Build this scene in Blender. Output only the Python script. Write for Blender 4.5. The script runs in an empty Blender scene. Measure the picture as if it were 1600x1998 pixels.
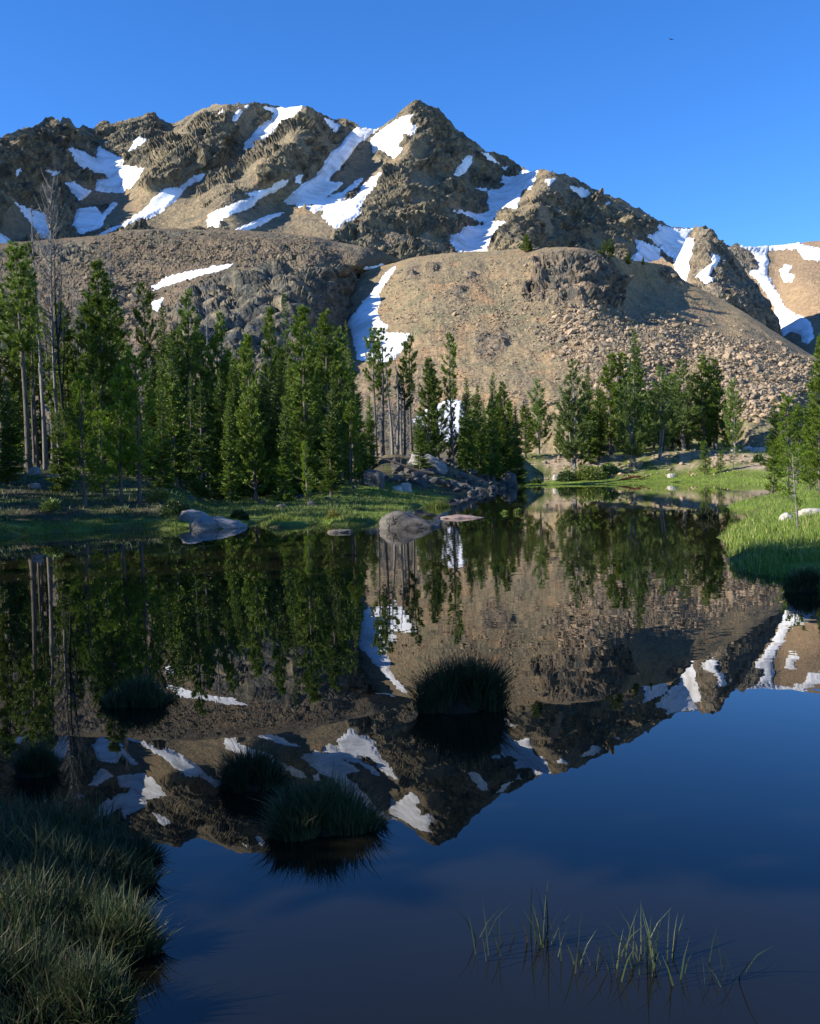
import bpy, math, random
import numpy as np
from mathutils import Matrix, Vector

# ------------------------------------------------------------------ camera, sky, sun, exposure
SC = bpy.context.scene
COL = SC.collection
FPX, CX, CY = 1900.0, 800.0, 999.0           # focal length and centre in photo pixels
CAM = np.array([0.0, 0.0, 1.5])
PITCH, ROLL = math.radians(2.05), math.radians(1.5)
_f = np.array([0.0, math.cos(PITCH), -math.sin(PITCH)])
_r0 = np.array([1.0, 0.0, 0.0]); _u0 = np.array([0.0, math.sin(PITCH), math.cos(PITCH)])
_r = _r0 * math.cos(ROLL) - _u0 * math.sin(ROLL)
_u = _r0 * math.sin(ROLL) + _u0 * math.cos(ROLL)
cam_data = bpy.data.cameras.new('camera')
cam = bpy.data.objects.new('camera', cam_data); COL.objects.link(cam)
cam.matrix_world = Matrix(((_r[0], _u[0], -_f[0], CAM[0]), (_r[1], _u[1], -_f[1], CAM[1]), (_r[2], _u[2], -_f[2], CAM[2]), (0, 0, 0, 1)))
cam_data.sensor_fit = 'HORIZONTAL'; cam_data.sensor_width = 36.0
cam_data.lens = 36.0 * FPX / 1600.0
cam_data.clip_start = 0.05; cam_data.clip_end = 6000.0
SC.camera = cam

SUN_AZ, SUN_EL = math.radians(-104.0), math.radians(28.0)   # azimuth from +Y, to the left of the view
to_sun = Vector((math.sin(SUN_AZ) * math.cos(SUN_EL), math.cos(SUN_AZ) * math.cos(SUN_EL), math.sin(SUN_EL)))
world = bpy.data.worlds.new('World'); SC.world = world; world.use_nodes = True
wn = world.node_tree; wn.nodes.clear()
w_out = wn.nodes.new('ShaderNodeOutputWorld'); w_bg = wn.nodes.new('ShaderNodeBackground')
w_sky = wn.nodes.new('ShaderNodeTexSky'); w_sky.sky_type = 'NISHITA'; w_sky.sun_disc = False
w_sky.sun_elevation = SUN_EL; w_sky.sun_rotation = SUN_AZ
w_sky.altitude = 2800.0; w_sky.air_density = 1.0; w_sky.dust_density = 0.5; w_sky.ozone_density = 4.0
w_hs = wn.nodes.new('ShaderNodeHueSaturation'); w_hs.inputs['Saturation'].default_value = 1.23; w_hs.inputs['Hue'].default_value = 0.508; w_hs.inputs['Value'].default_value = 1.08
wn.links.new(w_sky.outputs[0], w_hs.inputs['Color'])
wn.links.new(w_hs.outputs[0], w_bg.inputs[0]); wn.links.new(w_bg.outputs[0], w_out.inputs[0])
w_bg.inputs[1].default_value = 0.130
sun_d = bpy.data.lights.new('sun', 'SUN'); sun_d.energy = 4.9; sun_d.angle = math.radians(0.53); sun_d.color = (1.0, 0.94, 0.82)
sun = bpy.data.objects.new('sun', sun_d); COL.objects.link(sun)
sun.rotation_euler = to_sun.to_track_quat('Z', 'Y').to_euler()
vs = SC.view_settings
vs.view_transform = 'Standard'; vs.look = 'None'; vs.exposure = 1.02; vs.gamma = 1.0; vs.use_curve_mapping = False
SC.cycles.use_adaptive_sampling = True; SC.cycles.adaptive_threshold = 0.02; SC.cycles.max_bounces = 5; SC.cycles.diffuse_bounces = 2; SC.cycles.glossy_bounces = 3; SC.cycles.transmission_bounces = 3
SC.cycles.transparent_max_bounces = 4; SC.cycles.caustics_reflective = False; SC.cycles.caustics_refractive = False
SC.cycles.use_denoising = True
# ------------------------------------------------------------------ small helpers
RNG = np.random.default_rng(7)

def horizon(px):
    return 931.0 + (800.0 - px) * math.tan(ROLL)

def P(px, py, D):
    """world point seen at photo position (px, py), D metres ahead; arrays allowed"""
    px = np.asarray(px, float); py = np.asarray(py, float); D = np.asarray(D, float)
    d = _r * ((px - CX) / FPX)[..., None] + _u * ((CY - py) / FPX)[..., None] + _f
    return CAM + d * (D / d[..., 1])[..., None]

def on_water(px, py):
    d = _r * ((px - CX) / FPX) + _u * ((CY - py) / FPX) + _f
    return CAM + d * (-CAM[2] / d[2])

_perm = np.random.default_rng(11).permutation(256); _perm = np.concatenate([_perm, _perm, _perm])
_g = np.random.default_rng(12).normal(size=(256, 3)); _g /= np.linalg.norm(_g, axis=1)[:, None]

def perlin(p):
    p = np.asarray(p, float); i = np.floor(p).astype(int); f = p - i; i &= 255
    w = f * f * f * (f * (f * 6 - 15) + 10)
    out = 0
    for dx in (0, 1):
        for dy in (0, 1):
            for dz in (0, 1):
                h = _perm[_perm[_perm[(i[..., 0] + dx) & 255] + ((i[..., 1] + dy) & 255)] + ((i[..., 2] + dz) & 255)]
                g = _g[h]
                d = g[..., 0] * (f[..., 0] - dx) + g[..., 1] * (f[..., 1] - dy) + g[..., 2] * (f[..., 2] - dz)
                wx = w[..., 0] if dx else 1 - w[..., 0]
                wy = w[..., 1] if dy else 1 - w[..., 1]
                wz = w[..., 2] if dz else 1 - w[..., 2]
                out = out + d * wx * wy * wz
    return out * 1.5

def fbm(p, octs=5, gain=0.5, lac=2.03):
    a, s, o = 1.0, 0.0, 0.0
    p = np.asarray(p, float)
    for k in range(octs):
        o = o + a * perlin(p + 17.3 * k); s += a; a *= gain; p = p * lac
    return o / s

def ridged(p, octs=5, gain=0.55, lac=2.07):
    a, s, o, prev = 1.0, 0.0, 0.0, 1.0
    p = np.asarray(p, float)
    for k in range(octs):
        n = 1 - np.abs(perlin(p + 9.1 * k)); n = n * n
        o = o + a * n * prev; s += a; prev = np.clip(n * 1.3, 0, 1); a *= gain; p = p * lac
    return o / s

def facets(p):
    """broken rock: every cell of a cell noise is a tilted plane; returns offset and distance to the cell border"""
    p = np.asarray(p, np.float32); b = np.floor(p - 0.5).astype(int)
    f1 = np.full(p.shape[:-1], 9.0, np.float32); f2 = f1.copy(); off = np.zeros_like(f1)
    for dx in (0, 1):
        for dy in (0, 1):
            for dz in (0, 1):
                c = b + np.array([dx, dy, dz]); m = c & 255
                h = _perm[_perm[_perm[m[..., 0]] + m[..., 1]] + m[..., 2]]
                v = p - (c + 0.5 + 0.42 * _g[h] * 0.9); d = np.sqrt((v * v).sum(-1))
                o = (v * _g[(h * 7 + 31) & 255]).sum(-1) + 0.35 * _g[(h * 3 + 5) & 255][..., 0]
                new = d < f1
                f2 = np.where(new, f1, np.minimum(f2, d)); off = np.where(new, o, off); f1 = np.where(new, d, f1)
    return off, f2 - f1

def poly_sd(px, py, poly):
    """signed distance to a polygon, positive inside"""
    poly = np.asarray(poly, float); a = poly; b = np.roll(poly, -1, 0)
    d2 = np.full(px.shape, 1e18); ins = np.zeros(px.shape, bool)
    for (ax, ay), (bx, by) in zip(a, b):
        ex, ey = bx - ax, by - ay
        t = np.clip(((px - ax) * ex + (py - ay) * ey) / (ex * ex + ey * ey + 1e-12), 0, 1)
        d2 = np.minimum(d2, (px - ax - t * ex) ** 2 + (py - ay - t * ey) ** 2)
        c = (ay > py) != (by > py)
        ins ^= c & (px < ex * (py - ay) / (ey + (1e-12 if ey == 0 else 0)) + ax)
    return np.where(ins, 1, -1) * np.sqrt(d2)

def sstep(a, b, x):
    t = np.clip((x - a) / (b - a), 0, 1); return t * t * (3 - 2 * t)

def tps(ctrl):
    """thin-plate surface D(px, py) through control points"""
    c = np.asarray(ctrl, float); xy = c[:, :2] / 500.0; n = len(c)
    def U(r2): return r2 * np.log(r2 + 1e-9) * 0.5
    r2 = ((xy[:, None] - xy[None]) ** 2).sum(-1)
    A = np.zeros((n + 3, n + 3)); A[:n, :n] = U(r2) + np.eye(n) * 2e-4
    A[:n, n] = 1; A[:n, n + 1:] = xy; A[n, :n] = 1; A[n + 1:, :n] = xy.T
    w = np.linalg.solve(A, np.concatenate([c[:, 2], [0, 0, 0]]))
    def ev(px, py):
        x, y = np.asarray(px, float) / 500, np.asarray(py, float) / 500
        o = w[n] + w[n + 1] * x + w[n + 2] * y
        for k in range(n):
            o = o + w[k] * U((x - xy[k, 0]) ** 2 + (y - xy[k, 1]) ** 2)
        return o
    return ev

def mesh_np(name, v, f, smooth=False):
    v = np.asarray(v, np.float32); f = np.asarray(f, np.int32)
    m = bpy.data.meshes.new(name)
    m.vertices.add(len(v)); m.vertices.foreach_set('co', v.ravel())
    k = f.shape[1]
    m.loops.add(f.size); m.loops.foreach_set('vertex_index', f.ravel())
    m.polygons.add(len(f)); m.polygons.foreach_set('loop_start', np.arange(0, f.size, k, dtype=np.int32))
    m.polygons.foreach_set('use_smooth', np.full(len(f), smooth))
    m.update(calc_edges=True)
    return m

def attr(m, name, vals):
    a = m.attributes.new(name, 'FLOAT', 'POINT'); a.data.foreach_set('value', np.asarray(vals, np.float32).ravel())

def obj(name, m, mat=None, parent=None):
    o = bpy.data.objects.new(name, m); COL.objects.link(o)
    if mat is not None and not m.materials: m.materials.append(mat)
    if parent is not None: o.parent = parent
    return o

def empty(name, loc, label=None, cat=None, group=None):
    o = bpy.data.objects.new(name, None); COL.objects.link(o); o.location = loc; o.empty_display_size = 0.3
    return tag(o, label, cat, group)

def tag(o, label=None, cat=None, group=None, kind=None):
    if label: o['label'] = label
    if cat: o['category'] = cat
    if group: o['group'] = group
    if kind: o['kind'] = kind
    return o

def grid_faces(nr, nc):
    i = np.arange(nr * nc).reshape(nr, nc)
    return np.stack([i[:-1, :-1].ravel(), i[:-1, 1:].ravel(), i[1:, 1:].ravel(), i[1:, :-1].ravel()], 1)

# ------------------------------------------------------------------ materials
def new_mat(name):
    m = bpy.data.materials.new(name); m.use_nodes = True; nt = m.node_tree; nt.nodes.clear()
    out = nt.nodes.new('ShaderNodeOutputMaterial'); b = nt.nodes.new('ShaderNodeBsdfPrincipled')
    nt.links.new(b.outputs[0], out.inputs[0])
    return m, nt, b, out

def nd(nt, t, **kw):
    n = nt.nodes.new(t)
    for k, v in kw.items():
        if k.startswith('i_'): n.inputs[k[2:]].default_value = v
        else: setattr(n, k, v)
    return n

def ramp(nt, src, stops):
    r = nt.nodes.new('ShaderNodeValToRGB'); e = r.color_ramp.elements
    e[0].position, e[0].color = stops[0][0], (*stops[0][1], 1)
    e[1].position, e[1].color = stops[-1][0], (*stops[-1][1], 1)
    for p, c in stops[1:-1]:
        x = e.new(p); x.color = (*c, 1)
    nt.links.new(src, r.inputs[0]); return r.outputs[0]

def mixc(nt, fac, a, b):
    n = nt.nodes.new('ShaderNodeMix'); n.data_type = 'RGBA'
    for s, v in ((0, fac), (6, a), (7, b)):
        if hasattr(v, 'links'): nt.links.new(v, n.inputs[s])
        else: n.inputs[s].default_value = v if s == 0 else (*v, 1)
    return n.outputs[2]

def noise(nt, scale, detail=4, rough=0.6, vec=None, dist=0.0):
    n = nd(nt, 'ShaderNodeTexNoise', i_Scale=scale, i_Detail=detail, i_Roughness=rough, i_Distortion=dist)
    if vec is not None: nt.links.new(vec, n.inputs['Vector'])
    return n.outputs['Fac']

def pos(nt): return nt.nodes.new('ShaderNodeNewGeometry').outputs['Position']

def terrain_mat(name, scree, scree2, rock, rock2, scl, bump=0.6, bdist=1.0, streak=None, tint=None):
    """scree where attribute rock is low, bare rock where it is high"""
    m, nt, b, out = new_mat(name); p = pos(nt)
    at = nd(nt, 'ShaderNodeAttribute', attribute_name='rock')
    big = noise(nt, 0.012 * scl, 4, 0.6, p); med = noise(nt, 0.06 * scl, 4, 0.65, p); fine = noise(nt, 0.5 * scl, 3, 0.75, p)
    sc = mixc(nt, ramp(nt, big, [(0.36, (0, 0, 0)), (0.64, (1, 1, 1))]), scree, scree2)
    rk = mixc(nt, ramp(nt, med, [(0.38, (0, 0, 0)), (0.62, (1, 1, 1))]), rock, rock2)
    mp = nd(nt, 'ShaderNodeMapping'); mp.inputs['Scale'].default_value = (1.0, 0.35, 0.22); nt.links.new(p, mp.inputs[0])
    st = noise(nt, 0.05 * scl, 5, 0.65, mp.outputs[0], 0.6)
    if streak: sc = mixc(nt, ramp(nt, st, [(0.50, (0, 0, 0)), (0.66, (1, 1, 1))]), sc, streak)
    if tint: sc = mixc(nt, ramp(nt, noise(nt, 0.03 * scl, 4, 0.7, p), [(0.52, (0, 0, 0)), (0.68, (0.85, 0.85, 0.85))]), sc, tint)
    c = mixc(nt, at.outputs['Fac'], sc, rk)
    sp = ramp(nt, fine, [(0.28, (0.45, 0.45, 0.46)), (0.5, (0.95, 0.95, 0.95)), (0.72, (1.45, 1.42, 1.38))])
    mul = nt.nodes.new('ShaderNodeMix'); mul.data_type = 'RGBA'; mul.blend_type = 'MULTIPLY'; mul.inputs[0].default_value = 1.0
    nt.links.new(c, mul.inputs[6]); nt.links.new(sp, mul.inputs[7])
    vr = nd(nt, 'ShaderNodeTexVoronoi', i_Scale=0.2 * scl); nt.links.new(p, vr.inputs['Vector'])
    blk = ramp(nt, vr.outputs['Color'], [(0.15, (0.62, 0.62, 0.63)), (0.5, (1, 1, 1)), (0.85, (1.5, 1.47, 1.42))])      # single blocks differ in tone
    mul2 = nt.nodes.new('ShaderNodeMix'); mul2.data_type = 'RGBA'; mul2.blend_type = 'MULTIPLY'; fm = nd(nt, 'ShaderNodeMapRange'); fm.inputs[3].default_value = 0.35; fm.inputs[4].default_value = 0.9; nt.links.new(at.outputs['Fac'], fm.inputs[0]); nt.links.new(fm.outputs[0], mul2.inputs[0])
    nt.links.new(mul.outputs[2], mul2.inputs[6]); nt.links.new(blk, mul2.inputs[7])
    nt.links.new(mul2.outputs[2], b.inputs['Base Color'])
    b.inputs['Roughness'].default_value = 0.92; b.inputs['Specular IOR Level'].default_value = 0.15
    bm = nd(nt, 'ShaderNodeBump', i_Strength=bump, i_Distance=bdist)
    ad = nd(nt, 'ShaderNodeMath', operation='ADD'); nt.links.new(noise(nt, 0.35 * scl, 4, 0.8, p), ad.inputs[0])
    v2 = nd(nt, 'ShaderNodeTexVoronoi', i_Scale=0.33 * scl); nt.links.new(p, v2.inputs['Vector']); nt.links.new(v2.outputs['Distance'], ad.inputs[1])
    nt.links.new(ad.outputs[0], bm.inputs['Height'])
    sm = nd(nt, 'ShaderNodeMapRange'); sm.inputs[3].default_value = bump * 0.35; sm.inputs[4].default_value = bump
    nt.links.new(at.outputs['Fac'], sm.inputs[0]); nt.links.new(sm.outputs[0], bm.inputs['Strength']); nt.links.new(bm.outputs[0], b.inputs['Normal'])
    return m

M = {}
M['mountain'] = terrain_mat('mountain_rock', (0.225, 0.176, 0.105), (0.18, 0.150, 0.098), (0.180, 0.148, 0.090), (0.074, 0.071, 0.055), 1.0, 0.75, 2.2, (0.26, 0.18, 0.105), (0.14, 0.12, 0.085))
M['spur'] = terrain_mat('spur_rock', (0.31, 0.215, 0.125), (0.27, 0.19, 0.115), (0.21, 0.175, 0.125), (0.12, 0.112, 0.09), 1.6, 0.9, 1.6)
M['knoll'] = terrain_mat('knoll_scree', (0.240, 0.180, 0.104), (0.180, 0.146, 0.090), (0.17, 0.125, 0.082), (0.085, 0.080, 0.066), 3.2, 0.8, 0.4, (0.285, 0.18, 0.095), (0.135, 0.125, 0.072))
M['moraine'] = terrain_mat('moraine_scree', (0.150, 0.112, 0.070), (0.110, 0.088, 0.058), (0.062, 0.065, 0.060), (0.150, 0.125, 0.085), 3.0, 0.8, 0.5, (0.15, 0.11, 0.075), (0.085, 0.085, 0.055))

def snow_mat():
    m, nt, b, out = new_mat('old_snow'); p = pos(nt)
    c = ramp(nt, noise(nt, 0.05, 6, 0.7, p), [(0.3, (0.50, 0.47, 0.43)), (0.55, (0.85, 0.85, 0.86))])
    nt.links.new(c, b.inputs['Base Color']); b.inputs['Roughness'].default_value = 0.75; b.inputs['Specular IOR Level'].default_value = 0.2
    bm = nd(nt, 'ShaderNodeBump', i_Strength=0.6, i_Distance=1.6)
    nt.links.new(noise(nt, 0.18, 5, 0.6, p), bm.inputs['Height']); nt.links.new(bm.outputs[0], b.inputs['Normal'])
    return m
M['snow'] = snow_mat()

def stone_mat(name, a, b2, c3, scl=2.0, bump=0.5):
    m, nt, b, out = new_mat(name)
    tc = nt.nodes.new('ShaderNodeTexCoord').outputs['Object']
    oi = nt.nodes.new('ShaderNodeObjectInfo').outputs['Random']
    isl = nt.nodes.new('ShaderNodeNewGeometry').outputs['Random Per Island']
    add = nd(nt, 'ShaderNodeMath', operation='ADD'); nt.links.new(oi, add.inputs[0]); nt.links.new(isl, add.inputs[1])
    fr = nd(nt, 'ShaderNodeMath', operation='FRACT'); nt.links.new(add.outputs[0], fr.inputs[0])
    base = ramp(nt, fr.outputs[0], [(0.0, a), (0.5, b2), (1.0, c3)])
    sp = ramp(nt, noise(nt, scl, 8, 0.72, tc), [(0.32, (0.30, 0.29, 0.27)), (0.45, (0.85, 0.85, 0.85)), (0.56, (1, 1, 1)), (0.68, (1.5, 1.46, 1.4))])
    mul = nt.nodes.new('ShaderNodeMix'); mul.data_type = 'RGBA'; mul.blend_type = 'MULTIPLY'; mul.inputs[0].default_value = 1.0
    nt.links.new(base, mul.inputs[6]); nt.links.new(sp, mul.inputs[7])
    nt.links.new(mul.outputs[2], b.inputs['Base Color'])
    b.inputs['Roughness'].default_value = 0.88; b.inputs['Specular IOR Level'].default_value = 0.2
    bm = nd(nt, 'ShaderNodeBump', i_Strength=bump, i_Distance=0.06)
    nt.links.new(noise(nt, scl * 3, 6, 0.7, tc), bm.inputs['Height']); nt.links.new(bm.outputs[0], b.inputs['Normal'])
    return m
M['talus'] = stone_mat('talus_stone', (0.40, 0.29, 0.185), (0.30, 0.22, 0.145), (0.20, 0.165, 0.125), 0.8)
M['grey_stone'] = stone_mat('grey_stone', (0.19, 0.15, 0.10), (0.125, 0.102, 0.072), (0.25, 0.19, 0.125), 0.8)
M['granite'] = stone_mat('granite_boulder', (0.25, 0.235, 0.22), (0.21, 0.195, 0.18), (0.17, 0.16, 0.15), 1.6, 0.4)
def boulder_mat(name, a, b2):
    m, nt, b, out = new_mat(name); p = pos(nt)
    sp = noise(nt, 14.0, 6, 0.8, p); pat = noise(nt, 1.8, 5, 0.7, p)
    c = mixc(nt, ramp(nt, pat, [(0.36, (0, 0, 0)), (0.62, (1, 1, 1))]), a, b2)
    c = mixc(nt, ramp(nt, noise(nt, 5.0, 5, 0.75, p), [(0.60, (0, 0, 0)), (0.68, (0.85, 0.85, 0.85))]), c, (0.045, 0.045, 0.04))       # dark lichen
    c = mixc(nt, ramp(nt, noise(nt, 3.1, 5, 0.75, p), [(0.64, (0, 0, 0)), (0.72, (0.6, 0.6, 0.6))]), c, (0.16, 0.15, 0.07))            # yellow lichen
    vc = nd(nt, 'ShaderNodeTexVoronoi', feature='DISTANCE_TO_EDGE', i_Scale=0.55); dv = nd(nt, 'ShaderNodeVectorMath', operation='ADD')
    nv = nd(nt, 'ShaderNodeTexNoise', i_Scale=2.0); nt.links.new(p, nv.inputs['Vector']); nt.links.new(p, dv.inputs[0]); nt.links.new(nv.outputs['Color'], dv.inputs[1]); nt.links.new(dv.outputs[0], vc.inputs['Vector'])
    ck = ramp(nt, vc.outputs['Distance'], [(0.0, (0.45, 0.44, 0.42)), (0.014, (1, 1, 1))])
    s3 = ramp(nt, sp, [(0.3, (0.6, 0.6, 0.6)), (0.7, (1.4, 1.38, 1.35))])
    for q in (ck, s3):
        mu = nt.nodes.new('ShaderNodeMix'); mu.data_type = 'RGBA'; mu.blend_type = 'MULTIPLY'; mu.inputs[0].default_value = 1.0
        nt.links.new(c, mu.inputs[6]); nt.links.new(q, mu.inputs[7]); c = mu.outputs[2]
    nt.links.new(c, b.inputs['Base Color']); b.inputs['Roughness'].default_value = 0.85; b.inputs['Specular IOR Level'].default_value = 0.2
    bm = nd(nt, 'ShaderNodeBump', i_Strength=0.9, i_Distance=0.05); ad = nd(nt, 'ShaderNodeMath', operation='ADD')
    nt.links.new(noise(nt, 6.0, 6, 0.75, p), ad.inputs[0]); nt.links.new(ck, ad.inputs[1]); nt.links.new(ad.outputs[0], bm.inputs['Height']); nt.links.new(bm.outputs[0], b.inputs['Normal'])
    return m
M['dark_boulder'] = boulder_mat('lichened_dark_boulder', (0.085, 0.078, 0.070), (0.15, 0.135, 0.12))
M['pale_boulder'] = boulder_mat('cracked_pale_boulder', (0.21, 0.20, 0.19), (0.30, 0.285, 0.27))
M['white_boulder'] = boulder_mat('weathered_white_boulder', (0.38, 0.35, 0.31), (0.52, 0.48, 0.42))
M['dark_granite'] = stone_mat('lichened_granite', (0.105, 0.095, 0.085), (0.095, 0.088, 0.078), (0.085, 0.078, 0.07), 2.2, 0.6)
M['pale_stone'] = stone_mat('pale_granite', (0.50, 0.46, 0.40), (0.44, 0.40, 0.36), (0.38, 0.34, 0.30), 2.0, 0.4)
M['red_stone'] = stone_mat('flat_reddish_stone', (0.26, 0.19, 0.17), (0.26, 0.19, 0.17), (0.26, 0.19, 0.17), 2.0, 0.4)

def leaf_mat(name, c0, c1, c2, trans=0.25, straw=None):
    m, nt, b, out = new_mat(name)
    isl = nt.nodes.new('ShaderNodeNewGeometry').outputs['Random Per Island']
    oi = nt.nodes.new('ShaderNodeObjectInfo').outputs['Random']
    base = ramp(nt, isl, [(0.0, c0), (0.55, c1), (1.0, c2)] if straw is None else [(0.0, c0), (0.5, c1), (0.86, c2), (0.9, straw), (1.0, straw)])
    hs = nt.nodes.new('ShaderNodeHueSaturation'); nt.links.new(base, hs.inputs['Color'])
    mr = nd(nt, 'ShaderNodeMapRange'); mr.inputs[3].default_value = 0.85; mr.inputs[4].default_value = 1.5
    nt.links.new(oi, mr.inputs[0]); nt.links.new(mr.outputs[0], hs.inputs['Value'])
    nt.links.new(hs.outputs[0], b.inputs['Base Color'])
    b.inputs['Roughness'].default_value = 0.55; b.inputs['Specular IOR Level'].default_value = 0.3
    tr = nt.nodes.new('ShaderNodeBsdfTranslucent'); nt.links.new(hs.outputs[0], tr.inputs[0])
    mx = nt.nodes.new('ShaderNodeMixShader'); mx.inputs[0].default_value = trans
    nt.links.new(b.outputs[0], mx.inputs[1]); nt.links.new(tr.outputs[0], mx.inputs[2]); nt.links.new(mx.outputs[0], out.inputs[0])
    return m
M['spruce'] = leaf_mat('spruce_needles', (0.030, 0.056, 0.007), (0.070, 0.118, 0.012), (0.160, 0.218, 0.022))
M['pine'] = leaf_mat('pine_needles', (0.042, 0.074, 0.010), (0.100, 0.150, 0.017), (0.200, 0.248, 0.034))
M['pale_pine'] = leaf_mat('pale_pine_needles', (0.060, 0.098, 0.020), (0.120, 0.172, 0.034), (0.200, 0.245, 0.062))
M['young'] = leaf_mat('young_pine_needles', (0.060, 0.110, 0.008), (0.125, 0.200, 0.014), (0.220, 0.300, 0.024), 0.35)
M['grass'] = leaf_mat('meadow_grass', (0.060, 0.105, 0.012), (0.115, 0.185, 0.022), (0.230, 0.270, 0.060), 0.3, (0.34, 0.28, 0.12))
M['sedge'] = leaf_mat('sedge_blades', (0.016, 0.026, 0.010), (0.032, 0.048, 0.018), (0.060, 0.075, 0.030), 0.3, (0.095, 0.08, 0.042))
M['yellow_grass'] = leaf_mat('yellow_marsh_grass', (0.12, 0.13, 0.025), (0.18, 0.18, 0.035), (0.22, 0.19, 0.05), 0.3)
M['heath'] = leaf_mat('heath_leaves', (0.025, 0.050, 0.014), (0.045, 0.080, 0.02), (0.08, 0.095, 0.03), 0.2)

def bark_mat(name, a, b2):
    m, nt, b, out = new_mat(name)
    tc = nt.nodes.new('ShaderNodeTexCoord').outputs['Object']
    mp = nd(nt, 'ShaderNodeMapping'); mp.inputs['Scale'].default_value = (6, 6, 0.9); nt.links.new(tc, mp.inputs[0])
    nz = noise(nt, 2.0, 6, 0.7, mp.outputs[0])
    nt.links.new(ramp(nt, nz, [(0.32, a), (0.68, b2)]), b.inputs['Base Color']); b.inputs['Roughness'].default_value = 0.9
    b.inputs['Specular IOR Level'].default_value = 0.15
    bm = nd(nt, 'ShaderNodeBump', i_Strength=0.7, i_Distance=0.03); nt.links.new(nz, bm.inputs['Height']); nt.links.new(bm.outputs[0], b.inputs['Normal'])
    return m
M['bark'] = bark_mat('pine_bark', (0.060, 0.050, 0.040), (0.17, 0.145, 0.12))
M['grey_wood'] = bark_mat('weathered_grey_wood', (0.10, 0.09, 0.08), (0.27, 0.245, 0.22))
M['burnt'] = bark_mat('charred_wood', (0.012, 0.011, 0.010), (0.035, 0.032, 0.03))
M['peat'] = bark_mat('peaty_roots', (0.010, 0.009, 0.006), (0.028, 0.024, 0.015))
M['red_wood'] = bark_mat('rotten_red_wood', (0.10, 0.035, 0.02), (0.20, 0.075, 0.04))

def ground_mat():
    m, nt, b, out = new_mat('shore_ground'); p = pos(nt)
    g = nd(nt, 'ShaderNodeAttribute', attribute_name='green').outputs['Fac']
    gv = nd(nt, 'ShaderNodeAttribute', attribute_name='gravel').outputs['Fac']
    soil = ramp(nt, noise(nt, 0.9, 6, 0.7, p), [(0.3, (0.040, 0.034, 0.022)), (0.7, (0.095, 0.078, 0.048))])
    green = ramp(nt, noise(nt, 0.6, 6, 0.7, p), [(0.3, (0.070, 0.108, 0.014)), (0.5, (0.125, 0.185, 0.024)), (0.7, (0.20, 0.205, 0.05))])
    grav = ramp(nt, noise(nt, 1.6, 5, 0.75, p), [(0.3, (0.15, 0.11, 0.07)), (0.5, (0.34, 0.255, 0.175)), (0.7, (0.48, 0.39, 0.29))])
    c = mixc(nt, g, soil, green); c = mixc(nt, gv, c, grav)
    nt.links.new(c, b.inputs['Base Color']); b.inputs['Roughness'].default_value = 0.95; b.inputs['Specular IOR Level'].default_value = 0.1
    bm = nd(nt, 'ShaderNodeBump', i_Strength=0.8, i_Distance=0.12); nt.links.new(noise(nt, 3.5, 5, 0.75, p), bm.inputs['Height']); nt.links.new(bm.outputs[0], b.inputs['Normal'])
    return m
M['ground'] = ground_mat()

def water_mat():
    m, nt, b, out = new_mat('still_lake_water'); p = pos(nt)
    c = ramp(nt, noise(nt, 0.12, 4, 0.6, p), [(0.35, (0.006, 0.006, 0.004)), (0.7, (0.016, 0.014, 0.007))])
    nt.links.new(c, b.inputs['Base Color']); b.inputs['Roughness'].default_value = 0.0; b.inputs['IOR'].default_value = 1.333
    mp = nd(nt, 'ShaderNodeMapping'); mp.inputs['Scale'].default_value = (1.0, 1.0, 1.0); nt.links.new(p, mp.inputs[0])
    n1 = noise(nt, 2.2, 2, 0.5, mp.outputs[0]); n2 = noise(nt, 0.07, 2, 0.5, p)
    mk = ramp(nt, n2, [(0.42, (0.15, 0.15, 0.15)), (0.66, (1, 1, 1))])
    mu = nd(nt, 'ShaderNodeMath', operation='MULTIPLY'); nt.links.new(n1, mu.inputs[0]); nt.links.new(mk, mu.inputs[1])
    bm = nd(nt, 'ShaderNodeBump', i_Strength=1.0, i_Distance=0.0022); nt.links.new(mu.outputs[0], bm.inputs['Height']); nt.links.new(bm.outputs[0], b.inputs['Normal'])
    return m
M['water'] = water_mat()
# ------------------------------------------------------------------ mountains
def c1(pts): return [(x / 2.0, 160 + y / 2.0) for x, y in pts]          # tracing grids of the left and right upper photo
def c2(pts): return [(800 + x / 2.0, 160 + y / 2.0) for x, y in pts]

def clip_patch(Vs, S):
    """surface of the cells where S > 0, cut along S = 0; Vs (nr,nc,3), S (nr,nc)"""
    nr, nc = S.shape
    idx = -np.ones((nr, nc), int); pos_ = S > 0
    idx[pos_] = np.arange(pos_.sum()); verts = list(map(tuple, Vs[pos_])); faces = []; cut = {}
    def edge(a, b):
        k = (a, b) if a < b else (b, a)
        if k not in cut:
            t = S[k[0]] / (S[k[0]] - S[k[1]])
            verts.append(tuple(Vs[k[0]] * (1 - t) + Vs[k[1]] * t)); cut[k] = len(verts) - 1
        return cut[k]
    cnt = pos_[:-1, :-1].astype(int) + pos_[:-1, 1:] + pos_[1:, 1:] + pos_[1:, :-1]
    for i, j in zip(*np.nonzero(cnt)):
        ring = [(i, j), (i, j + 1), (i + 1, j + 1), (i + 1, j)]
        out = []
        for q in range(4):
            a, b = ring[q], ring[(q + 1) % 4]
            if pos_[a]: out.append(int(idx[a]))
            if pos_[a] != pos_[b]: out.append(edge(a, b))
        for q in range(1, len(out) - 1): faces.append((out[0], out[q], out[q + 1]))
    return np.array(verts), np.array(faces)

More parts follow.
